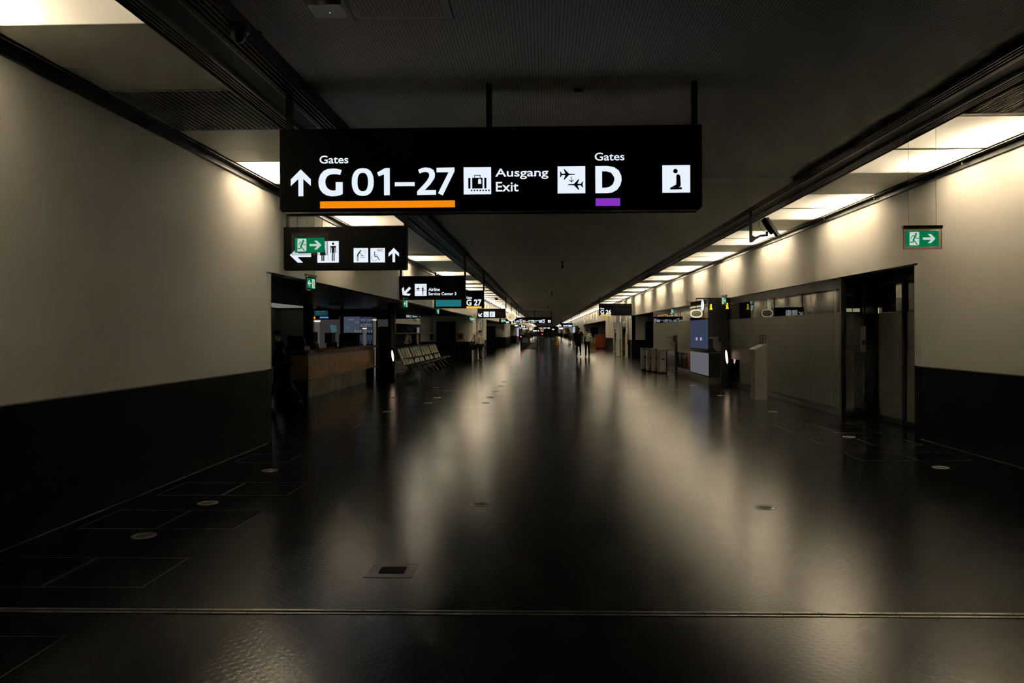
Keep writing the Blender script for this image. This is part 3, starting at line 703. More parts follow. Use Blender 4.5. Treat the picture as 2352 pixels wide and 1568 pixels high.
def dome(label, X, Y, z, r=.07):
    t = thing('dome_camera', label, 'security camera', (X, Y, z))
    b = MB(M_black); b.lathe([(0, 0), (r, 0), (r, -.04), (r*.85, -.05), (0, -.05)]); b.build('base', t)
    d = MB(M_black); d.lathe([(r*.75, -.05), (r*.7, -.08), (r*.45, -.105), (0, -.115)]); d.build('dome', t)
X, Y, _ = atZ(548, 62, ZL-.03); dome('black dome camera on the left ceiling track near the top of the picture', X, Y, ZL-.025)
X, Y, _ = atZ(1331, 716, ZR-.1); dome('tiny black dome camera on the right ceiling track above the two walking people', X, Y, ZR-.02, .12)
X, Y, _ = atZ(1140, 688, ZL-.1); dome('tiny black dome camera on the left ceiling track above the arrow sign', X, Y, ZL-.02, .11)
# wireless access point
X0, Y0, _ = atZ(687, 5, 3.62); X1, _, _ = atZ(783, 30, 3.62); Y1 = Y0+.10
t = thing('wireless_access_point', 'white rounded wireless access point with a green light on the ceiling', 'access point', ((X0+X1)/2, 4.98, ZM))
b = MB(M_white); hw = .13
def rr(w_, h_, r, n=5):
    P = []
    for cx, cy, a0 in ((w_-r, h_-r, 0), (-w_+r, h_-r, PI/2), (-w_+r, -h_+r, PI), (w_-r, -h_+r, 3*PI/2)):
        P += [(cx+r*math.cos(a0+PI/2*i/n), cy+r*math.sin(a0+PI/2*i/n)) for i in range(n+1)]
    return P
A_, B_, C_ = rr(.125, .12, .03), rr(.13, .125, .035), rr(.11, .105, .03)
vs = [(x, y, 0) for x, y in B_]+[(x, y, -.035) for x, y in B_]+[(x, y, -.055) for x, y in C_]; nn = len(B_)
b.add(vs, [list(range(nn)), list(range(2*nn, 3*nn))[::-1]]+[(k*nn+i, k*nn+(i+1) % nn, (k+1)*nn+(i+1) % nn, (k+1)*nn+i) for k in range(2) for i in range(nn)]); b.build('case', t)
l = MB(emis('green_led', (0.05, 0.9, 0.45), 3)); l.lathe([(.0025, -.0555), (.0025, -.057), (0, -.057)], (.01, .02, 0), 8); l.build('status_light', t)
# access panel in the perforated ceiling
x0, x1 = -1.29, -.62
t = thing('ceiling_access_panel', 'square perforated access panel outlined in the ceiling beside the access point', 'ceiling panel', ((x0+x1)/2, 4.92, ZM))
p = MB(M_plain, M_perf); p.box(-.335, .335, -.335, .335, -.004, 0, M_plain); p.build('frame', t)
p = MB(M_perf); p.box(-.28, .28, -.28, .28, -.006, -.004); p.build('perforated_plate', t)
p = MB(M_blackm)
for q in ((-.345, -.335, -.345, .345), (.335, .345, -.345, .345), (-.345, .345, .335, .345)): p.box(*q, -.002, 0)
p.build('gap', t)
def wee(label, px, py, z, w_, l_, h_, cat='ceiling fitting', name='ceiling_vent', m=M_blackm):
    X, Y, _ = atZ(px, py, z); t = thing(name, label, cat, (X, Y, z))
    f_ = MB(M_dark); f_.box(-w_/2, w_/2, -l_/2, l_/2, -h_, 0); f_.build('frame', t)
    b = MB(m); b.box(-w_/2+.012, w_/2-.012, -l_/2+.012, l_/2-.012, -h_-.003, -h_); b.build('slot', t)
wee('small dark rectangular vent in the ceiling above the overhead sign', 1329, 206, ZM, .09, .09, .006)
wee('thin rectangular slot vent in the ceiling beside the dome camera', 582, 74, ZM, .12, .05, .005)
for lb, px, py in (('small dark hanging sensor in the mid ceiling, nearest of the row', 1292, 600), ('small dark hanging sensor in the mid ceiling, second of the row', 1267.5, 670), ('tiny dark sensor on the far ceiling, third of the row', 1259, 702)):
    X, Y, _ = atZ(px, py, ZM2); t = thing('ceiling_sensor', lb, 'sensor', (X, Y, ZM2))
    b = MB(M_black); b.lathe([(0, 0), (.05, 0), (.05, -.03), (.02, -.04), (.02, -.13), (.035, -.14), (.035, -.2), (0, -.21)]); b.build('body', t)
for i, (px, o_) in enumerate(((2198, 'nearest'), (2001, 'second'), (1888, 'third'), (1770, 'fourth'))):
    Y = 5.3*1750/(px-1250); t = thing('sprinkler_head', f'tiny metal sprinkler on the black rail above the right wall, {o_} from the camera', 'sprinkler', (5.30, Y, ZR-.015))
    b = MB(M_lip); b.lathe([(0, 0), (.018, 0), (.012, -.02), (.012, -.04), (.02, -.045), (0, -.05)], n=10); b.build('body', t)

# ================================================================ RIGHT: GLAZED PARTITION
GX = 5.42
t = thing('glass_partition', 'long frosted glass partition with clear upper band along the right side', 'glass partition', (GX, 14.0, 0))
by1 = [14.02, 14.41, 15.69, 17.12, 18.51, 19.9, 21.32, 22.75]
by2 = [25.3, 27.8, 29.99, 32.45, 34.97, 37.9]
def gl(parent, ox, oy, ys, zf0, zf1, zt):
    for a, b in zip(ys, ys[1:]):
        p = MB(M_film); p.box(.0, .012, a-oy+.006, b-oy-.006, zf0, zf1); p.build('frosted_pane', parent)
        p = MB(M_glass); p.box(.0, .012, a-oy+.006, b-oy-.006, zf1+.001, zt); p.build('clear_pane', parent)
        if zf0 > .3: p = MB(M_glassd); p.box(.0, .012, a-oy+.006, b-oy-.006, .11, zf0-.001); p.build('lower_clear_pane', parent)
gl(t, GX, 14.0, by1[:-1], .11, 1.89, 2.33)
gl(t, GX, 14.0, by1[-2:], .75, 1.89, 1.895)
p = MB(M_blackm); p.box(0, .012, 21.33-14, 22.74-14, 1.9, 2.33); p.build('black_panel', t)
gl(t, GX, 14.0, by2, .72, 1.95, 2.33)
for a, b in ((14.0, 22.78), (25.25, 37.95)):
    p = MB(M_black); p.box(-.03, .06, a-14, b-14, 0, .10); p.build('base_rail', t)
    p = MB(M_dark); p.box(-.02, .05, a-14, b-14, 2.33, 2.515); p.build('fascia', t)
p = MB(M_black); p.box(-.03, .05, -.03, .05, 0.0, 2.515); p.build('corner_post', t)
p = MB(M_black); p.box(.0, 6.6-GX, 23.95, 24.05, 0, 2.33); p.build('end_panel', t)
# return piece facing the camera, and the recessed door with its frame
M_film2 = M_film.copy(); M_film2.name = 'thin_frosted_film'; nt = M_film2.node_tree; b_ = nt.nodes['Principled BSDF']; o_ = nt.nodes['Material Output']
tr = nt.nodes.new('ShaderNodeBsdfTransparent'); mx = nt.nodes.new('ShaderNodeMixShader'); mx.inputs[0].default_value = .35
nt.links.new(b_.outputs[0], mx.inputs[1]); nt.links.new(tr.outputs[0], mx.inputs[2]); nt.links.new(mx.outputs[0], o_.inputs[0])
mb = MB(mat('added_backdrop_wall', (0.5, 0.48, 0.38), .7)); mb.box(5.5, 6.15, 15.3, 15.35, 0, 2.4); struct(mb, 'wall_right.005')  # pale wall added behind the kiosk to catch light from the strips
t = thing('glass_partition', 'short glass panel facing the camera, between the corner post and the recessed door', 'glass partition', (GX, 14.02, 0))
p = MB(M_film2); p.box(.03, .385, 0, .012, .11, 1.86); p.build('frosted_pane', t)
p = MB(M_glassd); p.box(.03, .385, 0, .012, 1.861, 2.42); p.build('clear_pane', t)
p = MB(M_black); p.box(.05, .40, -.02, .05, 0, .10); p.build('base_rail', t)
p = MB(M_black); p.box(.40, .455, -.44, .06, .0, 2.52); p.build('door_post', t)
p = MB(M_lip); p.box(.385, .40, -.01, .03, .1, 2.42); p.build('edge_profile', t)
xa, _, za = atY(1981, 808, 13.55); xb, _, zb = atY(1990, 749, 13.55)
t = thing('card_reader', 'grey strip with a black card reader box on the post beside the recessed door', 'card reader', (xa-.02, 13.55, za))
p = MB(mat('reader_grey', (.16, .15, .12), .5)); p.box(0, xb-xa, -.02, .02, 0, zb-za); p.build('backplate', t)
p = MB(M_black); p.box(-.01, .05, -.05, -.02, .13, .21); p.build('reader', t)
# door with two frosted leaves
X2 = 5.88
d1 = MB(M_blackm); d1.box(X2, X2+.05, 11.2, 14.02, 2.36, 2.53); d1.box(X2-.03, X2+.06, 12.53, 12.63, 0, 2.4); d1.box(X2-.03, X2+.06, 11.2, 13.6, 0, .08)
do = struct(d1, 'door_10')
for a, b in ((11.3, 12.53), (12.63, 13.56)):
    p = MB(M_film); p.box(X2, X2+.012, a, b, .08, 1.86); p.build('frosted_pane', do)
    p = MB(M_glassd); p.box(X2, X2+.012, a, b, 1.861, 2.33); p.build('clear_pane', do)
M_glowstrip = emis('added_strip_glow', (0.75, 0.72, 0.48), 1.3)  # glowing strips added inside, in place of bright patches on the glass
for i, (px0, px1, Y, y0, y1, lb) in enumerate(((1945, 1957, 14.3, 708, 716, 'left'), (1960, 1975, 14.3, 708, 716, 'right'))):
    a = atY(px0, y1, Y); b = atY(px1, y0, Y); o = MB(M_glowstrip); o.box(0, b[0]-a[0], 0, .02, 0, b[2]-a[2]); ob = o.build('added_glow_strip', None, a)
    tag(ob, f'short pale glow strip added behind the glass above the kiosk, {lb} one of two', 'light')
Xs = 6.02; a = atX(2017, 713, Xs); b = atX(2062, 704, Xs); o = MB(M_glowstrip); o.box(0, .02, 0, a[1]-b[1], 0, .10); ob = o.build('added_glow_strip', None, (Xs, b[1], 1.86)); tag(ob, 'pale glow strip added behind the clear top of the recessed door', 'light')
# dark kiosk silhouette behind the return glass
a = atY(1937, 803, 14.5); b = atY(1978, 757, 14.5)
t = thing('kiosk_screen', 'dark tapered kiosk screen on a shelf behind the frosted glass', 'kiosk', (a[0], 14.35, a[2]))
W_, H_ = b[0]-a[0], b[2]-a[2]
p = MB(M_dark); p.prism([(0, .0), (W_, 0), (W_*.86, H_), (0, H_*.93)], 0, .18); p.build('housing', t)
p = MB(M_grey); p.box(-.05, W_+.03, -.05, .25, -.03, 0); p.build('shelf', t)

# ---- info totem with its blue screens
IX0, IX1, IY0, IY1 = 4.80, 5.03, 22.45, 25.25
t = thing('information_totem', 'tall black information totem with four blue screens and a yellow i mark', 'information totem', (IX0, IY0, 0))
p = MB(M_blackm, mat('bronze_plinth', (0.10, 0.085, 0.055), .5)); p.box(.02, XR-IX0, 0, IY1-IY0, .19, 2.50, M_blackm); p.build('body', t)
p = MB(bpy.data.materials['bronze_plinth']); p.box(0, XR-IX0, -.02, IY1-IY0+.02, 0, .19); p.build('plinth', t)
M_blue = emis('blue_screen', (0.038, 0.047, 0.085), 1.0); M_bluel = emis('pale_blue_light_panel', (0.115, 0.118, 0.135), 1.0)
Wd = IY1-IY0
for k in range(4):
    p = MB(M_blue); p.box(-.004, .02, .12+k*(Wd-.2)/4, .12+(k+1)*(Wd-.2)/4-.07, 1.02, 1.90); sc_ = p.build('screen', t)
    if k in (1, 2):
        q = MB(M_face)
        for j in range(2): q.box(-.006, -.004, .25+k*(Wd-.2)/4+.16*j, .30+k*(Wd-.2)/4+.16*j, 1.27, 1.36); 
        q.build('text_mark', sc_)
p = MB(M_bluel); p.box(-.004, .02, .05, Wd-.08, .24, .90); p.build('light_panel', t)
p = MB(M_glass); p.box(-.008, .02, .02, Wd-.05, 1.92, 2.36); p.build('glass_header', t)
p = MB(M_black); p.box(-.03, .02, 0, Wd, .93, .99); p.build('ledge', t)
M_yel = emis('yellow_backlit', (1.0, 0.75, 0.02), 1.1)
def info_i(parent, cx, z0, h, y):
    q = MB(M_yel); w_ = h*.52
    q.flat([[(cx+w_*(x-.5), z0+h*z) for x, z in P] for P in ([(0, 0), (1, 0), (1, .16), (.78, .22), (.78, .62), (.05, .62), (.05, .5), (.25, .44), (.25, .22), (0, .16)],)], y)
    q.flat([circ(cx, z0+h*.83, h*.17, 14)], y)
    return q.build('yellow_i_mark', parent)
a = atY(1633, 711, IY0); b = atY(1633, 698, IY0); info_i(t, a[0]-IX0, a[2], b[2]-a[2], -.006)
# mirror image of a round clock, built as an oval clock before the totem header
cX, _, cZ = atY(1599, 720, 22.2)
t = thing('station_clock', 'oval lit model of a clock reflection before the header of the information totem', 'clock', (cX, 22.2, cZ))
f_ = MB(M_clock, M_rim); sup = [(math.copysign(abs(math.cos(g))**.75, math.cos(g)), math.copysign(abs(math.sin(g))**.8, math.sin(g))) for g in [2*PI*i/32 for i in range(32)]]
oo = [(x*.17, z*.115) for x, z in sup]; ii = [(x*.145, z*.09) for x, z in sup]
f_.flat([ii], -.03, mat('clock_reflection_dim', (.2, .18, .12), .5, emit=(.25, .22, .13), es=.5))
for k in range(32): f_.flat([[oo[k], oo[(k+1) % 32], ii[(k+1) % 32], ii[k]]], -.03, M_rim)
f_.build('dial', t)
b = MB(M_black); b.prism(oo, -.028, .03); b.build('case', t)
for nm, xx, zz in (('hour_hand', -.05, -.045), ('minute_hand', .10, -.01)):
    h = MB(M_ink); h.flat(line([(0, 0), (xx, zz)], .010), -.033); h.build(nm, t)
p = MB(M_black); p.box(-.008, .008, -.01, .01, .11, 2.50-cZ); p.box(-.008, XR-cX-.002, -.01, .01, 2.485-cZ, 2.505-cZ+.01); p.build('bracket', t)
# tall narrow lit oval beside the header
a = atY(1618, 712, 22.9); t = thing('round_sign', 'narrow white lit disc sign seen edge-on beside the yellow i mark', 'sign', (IX0-.10, 22.75, a[2]+.14))
p = MB(M_face); p.add([(0.02*0+.0, .22*math.cos(g), .17*math.sin(g)) for g in [2*PI*i/20 for i in range(20)]], [list(range(20))]); p.build('face', t)
p = MB(M_grey); p.tube([(.002, 0, 0), (.085, 0, 0)], .02, 8); p.build('bracket', t)
# second yellow i on the partition fascia
x, y_, z = atX(1670.5, 711.5, GX-.03); t = thing('information_sign', 'small black sign with a yellow i mark, right of the totem', 'sign', (GX-.28, 22.32, 2.20))
p = MB(M_black); p.box(-.02, .22, 0, .04, -.04, .20); p.build('panel', t)
a = atY(1670.3, 711.6, 22.32); info_i(t, a[0]-(GX-.28), 0, .17, -.004)

# ---- terminals on posts
def terminal(label, X, Y, hpost, zb):
    t = thing('terminal_post', label, 'terminal', (X, Y, 0))
    p = MB(M_dark); p.box(-.045, .045, -.06, .06, 0, hpost); p.build('post', t)
    p = MB(M_black); p.box(-.12, -.02, -.08, -.05, hpost-.24, hpost); p.build('tablet', t)
    b = MB(mat('terminal_grey', (0.17, 0.165, 0.14), .5) if 'terminal_grey' not in bpy.data.materials else bpy.data.materials['terminal_grey'])
    b.prism([(-.05, zb), (-.05, zb+.42), (-.34, zb+.40), (-.36, zb+.37), (-.24, zb+.34), (-.22, zb+.08), (-.14, zb+.0)], -.07, .07); b.build('dispenser', t)
    s_ = MB(M_steel); s_.box(-.42, -.04, -.1, .1, zb-.06, zb-.04); s_.build('shelf', t)
    f_ = MB(M_dark); f_.box(-.14, .14, -.14, .14, 0, .015); f_.build('base_plate', t)
terminal('grey terminal on a tall post in front of the information totem', 5.06, 21.85, 1.50, .98)
terminal('grey terminal on a dark post between the metal bins and the totem', 5.02, 29.2, 1.40, .95)
# thin lit oval screen on the left, and its glass reflection built beside the totem
M_warmlit = emis('warm_white_screen', (1.0, 0.72, 0.50), 2.6)
def litcab(label, X, Y, z0, h, rz):
    t = thing('lit_display', label, 'display', (X, Y, 0), rz)
    p = MB(M_warmlit); p.add([(.035*math.cos(g)+.02*math.sin(g)*-1, 0, z0+h/2+h/2*math.sin(g)) for g in [2*PI*i/20 for i in range(20)]], [list(range(20))]); p.build('glowing_face', t)
    b = MB(M_black); b.box(-.06, .06, .01, .10, 0, z0+h+.06); b.build('cabinet', t)
    f_ = MB(M_dark); f_.box(-.10, .10, -.03, .13, 0, .03); f_.build('foot', t)
a = atZ(1656, 879); litcab('narrow glowing screen reflection, modelled at the partition foot, right of the totem', GX-.12, 22.3, .60, .40, 0)

# ---- bag sizer boxes
t = thing('cardboard_stand', 'white floor-standing box with sloped top and red frames, before the glass partition', 'display stand', (4.74, 17.30, 0))
M_card = mat('white_card', (0.33, 0.31, 0.27), .75)
H0, H1, dx = 1.13, 1.27, .275
for k in range(3):
    p = MB(M_card); y0 = k*.155
    p.prism([(0.0, 0), (dx, 0), (dx, H1), (0.0, H0)] if k == 0 else [(0.03, 0), (dx, 0), (dx, H1), (-.005, H0+.005), (.03, H0-.16)], y0, y0+.15); p.build('box', t)
for k in range(2):
    r_ = MB(mat('red_frame', (0.12, 0.02, 0.02), .6) if 'red_frame' not in bpy.data.materials else bpy.data.materials['red_frame']); y0 = .05+k*.16
    for q in ((.18, .27, 1.26, 1.275), (.18, .27, 1.36, 1.375), (.18, .27, 1.44, 1.455), (.18, .192, 1.24, 1.45), (.258, .27, 1.26, 1.45)): r_.box(q[0], q[1], y0, y0+.012, q[2], q[3])
    r_.build('red_frame', t)
p = MB(M_black); p.box(-.012, 0, .02, .12, .42, .45); p.build('handle', t)

# ---- four steel bins
t0 = None
spots = [(4.36, 28.30, 0, 'nearest of the row of four'), (4.24, 28.95, 0, 'second of the row of four'), (4.13, 29.65, 0, 'third of the row of four'), (4.02, 30.5, 0, 'farthest of the row of four')]
for X, Y, rz, lb in spots:
    lab = f'brushed steel waste bin with a lid, {lb} beside the glass'
    if t0 is None:
        t0 = thing('waste_bin', lab, 'waste bin', (X, Y, 0), 0, 'steel waste bins in a row')
        b = MB(M_steel); P = rr(.17, .17, .06); P = [(x, y) for x, y in P]; b.prism(P, .06, .82, 'z'); b.build('body', t0)
        b = MB(M_blackm); b.prism([(x*.92, y*.92) for x, y in P], 0, .06, 'z'); b.build('base', t0)
        b = MB(mat('polished_lid', (.6, .57, .5), .18, metal=1)); b.prism([(-.18, .82), (.18, .82), (.18, .86), (.05, .90), (-.18, .885)], -.17, .17); b.build('lid', t0)
        b = MB(M_blackm); b.box(-.04, .05, -.174, -.168, .50, .56); b.build('slot', t0)
    else: dup(t0, (X, Y, 0), rz, lab)

# ================================================================ LEFT: BAR
BX, BY = -5.57, 17.86
t = thing('bar_counter', 'long oak-fronted bar counter on a pale plinth in the dark left recess', 'bar counter', (BX, BY, 0))
p = MB(M_wood); p.box(-.62, 0, 0, 7.0, .45, 1.0); p.build('oak_front', t)
p = MB(M_conc); p.box(-.58, -.05, .06, 6.0, 0, .42); p.build('plinth', t)
p = MB(M_blackm); p.box(-.58, -.02, 0, .06, 0, .42); p.build('end_plinth', t)
p = MB(M_grey); p.box(-.64, .07, -.02, 7.3, .425, .45); p.build('foot_ledge', t)
p = MB(M_dark); p.box(-.60, -.03, .05, 7.0, 1.0, 1.08); p.build('shadow_gap', t)
p = MB(M_wood); p.box(-.66, .03, -.02, 7.15, 1.085, 1.13); p.tube([(.06, .55, 1.107), (.06, 7.15, 1.107)], .035, 10); p.build('worktop', t)
p = MB(M_grey); p.box(-.001, .003, .12, .42, .82, .96); p.build('notice', t)
# cash register at the near end
a = atY(659, 815, 18.1); b = atY(705, 787, 18.1)
t = thing('cash_register', 'black cash register at the near end of the bar counter', 'cash register', (BX-.35, 18.15, 1.131))
p = MB(M_black); p.box(-.24, .20, -.12, .30, 0, .10); p.build('drawer', t)
p = MB(M_black); p.prism([(-.23, .10), (.19, .10), (.14, .34), (-.25, .36)], .0, .05); p.build('screen', t)
# drinking glasses on the bar
g0 = None
for i, (px, py, Y) in enumerate(((768, 799, 20.66), (778, 798, 21.1), (803, 796, 22.3), (811, 795.5, 22.7))):
    x, y_, z = atY(px, py, Y); lab = f'drinking glass on the bar top, {["first", "second", "third", "fourth"][i]} from the left'
    if g0 is None:
        g0 = thing('drinking_glass', lab, 'glass', (BX-.12, Y, 1.13), 0, 'glasses on the bar top')
        p = MB(M_glass); p.lathe([(.028, .004), (.038, .17), (.035, .17), (.026, .012), (0, .012)], n=14); p.build('bowl', g0)
        p = MB(M_glass); p.lathe([(0, 0), (.03, 0), (.03, .004), (0, .004)], n=14); p.build('foot', g0)
    else: dup(g0, (BX-.12, Y, 1.13), 0, lab)
# coffee machines and bottles behind the bar, silhouettes
def machine(label, px0, px1, y0, y1, Y, d=.4):
    a = atY(px0, y1, Y); b = atY(px1, y0, Y); W_, H_ = b[0]-a[0], b[2]-.92
    t = thing('coffee_machine', label, 'coffee machine', (a[0], Y, .92))
    p = MB(M_dark); p.box(0, W_, 0, d, .32, H_); p.build('body', t)
    p = MB(M_dark); p.box(0, W_, .18, d, 0.03, .32); p.build('back_plate', t)
    p = MB(M_grey); p.box(-.01, W_+.01, -.02, d, 0, .03); p.build('drip_tray', t)
    p = MB(M_steel)
    for k in (.3, .7): p.tube([(W_*k, .08, .32), (W_*k, .08, .25)], .025, 8)
    p.tube([(W_*.05, .02, .34), (W_*.05, -.03, .22), (W_*.05, -.02, .12)], .006, 6); p.build('brew_heads', t)
machine('dark coffee machine behind the bar, left of the teal sticker', 703, 720, 762, 800, 21.4)
machine('dark coffee machine behind the bar below the teal sticker', 746, 762, 764, 800, 23.2)
machine('wide black coffee machine in front of the bluish window', 779, 820, 768, 800, 25.9)
bo = None
for i, (px, bY) in enumerate(((724, 22.0), (731, 22.4), (826, 25.2), (829.5, 26.4), (846, 27.6), (853, 28.2))):
    x, y_, z = atY(px, 800, bY); lab = f'dark bottle behind the bar, {["first", "second", "third", "fourth", "fifth", "sixth"][i]} from the left'
    if bo is None:
        bo = thing('bottle', lab, 'bottle', (x, bY, .92), 0, 'bottles behind the bar')
        p = MB(M_dark); p.lathe([(0, 0), (.036, 0), (.038, .02), (.038, .19), (.015, .25), (.014, .31)], n=12); p.build('body', bo)
        p = MB(M_grey); p.lathe([(.015, .31), (.017, .31), (.017, .335), (0, .335)], n=12); p.build('cap', bo)
    else: dup(bo, (x, bY, .92), 0, lab)
# the ledge those bottles stand on reaches forward
t = thing('shelf_unit', 'dark shelf unit behind the bar that carries machines and bottles', 'shelf', (-7.7, 21.2, 0))
p = MB(M_dark); p.box(0, 1.40, 0, 7.2, .86, .92); p.build('top', t)
p = MB(M_blackm); p.box(.05, 1.35, .1, 7.1, 0, .86); p.build('cabinet', t)
# pillars, screens and windows behind
a = atY(697, 800, 24.5); b = atY(714, 711, 24.5)
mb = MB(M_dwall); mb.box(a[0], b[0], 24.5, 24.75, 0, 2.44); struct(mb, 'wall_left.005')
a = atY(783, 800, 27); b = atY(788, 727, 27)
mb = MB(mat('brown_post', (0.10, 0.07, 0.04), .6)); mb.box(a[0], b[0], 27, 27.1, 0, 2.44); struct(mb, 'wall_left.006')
def winpx(name, mm, x0, y0, x1, y1, Y):
    a = atY(x0, y1, Y); b = atY(x1, y0, Y); m_ = MB(mm); m_.box(a[0], b[0], Y, Y+.04, a[2], b[2]); o = struct(m_, name); return o, a, b
M_win1 = emis('dim_mauve_daylight', (0.034, 0.030, 0.030), 1); M_win2 = emis('dim_blue_window', (0.05, 0.06, 0.085), 1); M_win3 = emis('dim_blue_glow', (0.022, 0.03, 0.055), 1)
winpx('window_1', M_win1, 715, 727, 783, 800, 29.5)
winpx('window_2', M_win1, 868, 733, 894, 751, 29.5)
o, a, b = winpx('window_3', M_win2, 786, 727, 826, 764, 29.0)
o2, a2, b2 = winpx('window_4', M_win3, 826.5, 727.5, 857, 790, 29.0)
fr = MB(M_black); fr.box(a[0]-.05, b2[0]+.05, 28.92, 28.98, a[2]-.07, a[2]-.02); fr.box(a[0]-.06, a[0], 28.92, 28.98, .5, b[2]+.1); fr.box(b2[0], b2[0]+.06, 28.92, 28.98, .5, b[2]+.1); fr.box(a[0]-.06, b2[0]+.06, 28.92, 28.98, b[2], 2.44); fr.build('window_frame', o)
M_dimtxt = emis('dim_window_lettering', (0.16, 0.18, 0.20), 1)
def txtpx(parent, s_, x0, y0, x1, y1, Y, mirror=True, m_=M_dimtxt):
    a = atY(x0, y1, Y); b = atY(x1, y0, Y); P = textpolys(s_, .0)
    if mirror: P = [[(1-x, y) for x, y in p] for p in P]
    k = MB(m_); k.flat(fit(P, a[0], a[2], b[0], b[2]), Y); k.build('lettering', parent)
txtpx(o2, 'not for', 827.5, 729.5, 855, 738, 28.97); txtpx(o2, 'dible', 827.5, 741, 854, 750, 28.97); txtpx(o2, 'in bl', 815, 757, 855, 763, 28.97)
txtpx(o, 'noon', 800, 732, 813, 736, 28.97); txtpx(o, 'Bon', 816, 737, 824, 741, 28.97)
for nm, pts, lb in (('window_sticker', ((758, 745), (772, 747), (774, 760.5), (761.5, 765)), 'larger teal sticker on the window behind the bar'), ('window_sticker', ((794, 749), (804, 751), (795.5, 756.5)), 'small triangular teal sticker on the bluish window')):
    v = [atY(x, y, 28.4) for x, y in pts]; k = MB(emis('teal_film', (0.035, 0.10, 0.12), 1) if 'teal_film' not in bpy.data.materials else bpy.data.materials['teal_film']); k.prism([(q[0], q[2]) for q in v], 28.4, 28.404); tag(k.build(nm), lb, 'sticker')
# teal departures screen hung over the bar
S = Sign('departure_screen', 'hanging black screen sign with teal display, behind the bar', 'screen', 713.5, 711.5, 777, 733.5, 25.2, .12, back=False)
M_dteal = emis('dark_teal_screen', (0.006, 0.045, 0.05), 1)
S.bar(722, 713, 753, 725, M_dteal, 'screen'); S.text('1030  Wien', 725.5, 714.2, 746, 717, M_dimtxt, 0); S.text('Salzburg', 726, 718.5, 738, 721.4, M_dimtxt, 0)
S.bar(720.5, 727, 724.3, 732.3, M_orange); S.bar(734.5, 727, 754.5, 730.8, emis('pale_blue_bar', (0.12, 0.22, 0.42), 1)); S.pole(730, 2.44, .03)
# lamps: white standing lamps with a lit shade
M_lampl = emis('lamp_shade_glow', (1.0, 0.93, 0.72), 1.1); M_colglow = mat('lamp_column_faint_glow', (0.75, 0.72, 0.62), .7, emit=(1, .93, .75), es=.07)  # column and shade carry a faint glow standing for the disc's light
def lamp(label, px, ytop, ybase, wpx, Y, z0):
    a = atY(px, ytop, Y); s_ = Y/1750; w_ = wpx*s_/2; H = (ybase-ytop)*s_; zb = a[2]-H
    t = thing('standing_lamp', label, 'lamp', (a[0], Y, z0))
    p = MB(M_colglow); p.lathe([(0, 0), (w_*.55, 0), (w_*.5, .04), (w_*.9, H*.5+zb-z0), (w_*.85, H*.86+zb-z0)], n=16); p.build('column', t)
    p = MB(M_lampl); p.lathe([(w_*.6, H*.88+zb-z0), (w_*1.15, H*.89+zb-z0), (w_*1.05, H*.95+zb-z0), (w_*.5, H*.955+zb-z0)], n=20); p.build('glowing_disc', t)
    p = MB(M_colglow); p.lathe([(w_*1.2, H*.93+zb-z0), (w_*1.0, H*.99+zb-z0), (0, H*1.02+zb-z0)], n=20); p.build('shade', t)
lamp('white standing lamp with lit disc behind the bar, leftmost of three', 728.5, 731, 800, 13, 26.0, 0.0)
lamp('short white lamp with lit disc before the blue window, middle of three', 837.5, 751, 785, 9, 27.0, .92)
lamp('tall narrow white lamp beside the black cabinet, rightmost of three', 860.5, 730, 778, 8, 26.5, 0.0)
# black cabinet at the far end of the bar
t = thing('black_cabinet', 'tall black cabinet at the far end of the bar counter', 'cabinet', (-5.33, 25.3, 0))
a = atY(869, 751, 25.3)
p = MB(M_blackm); p.box(-.18, .22, 0, .5, .03, 1.75); p.build('body', t)
p = MB(M_blackm); p.box(.10, .20, .1, .4, 1.75, 2.44); p.build('upper_post', t)
p = MB(M_dark); p.box(-.16, .20, .02, .48, 0, .03); p.build('foot', t)
litcab('narrow glowing white screen beside the black cabinet on the left', -5.0, 25.0, .60, .37, 0)
# glowing sheet added under the back-room ceiling, standing for light on it
t = thing('ceiling_light', 'long dim grey glow sheet added for the lit ceiling deep in the left recess', 'ceiling light', (-13.5, 36.4, 2.95))
p = MB(emis('ceiling_glow_sheet', (0.95, 0.92, 0.85), 0.17)); p.box(-1.1, 1.1, -5, 5, -.02, 0); p.build('diffuser', t)
p = MB(M_grey); 
for q in ((-1.12, -1.1, -5.02, 5.02), (1.1, 1.12, -5.02, 5.02), (-1.1, 1.1, -5.02, -5), (-1.1, 1.1, 5, 5.02)): p.box(*q, -.025, 0)
p.build('frame', t)

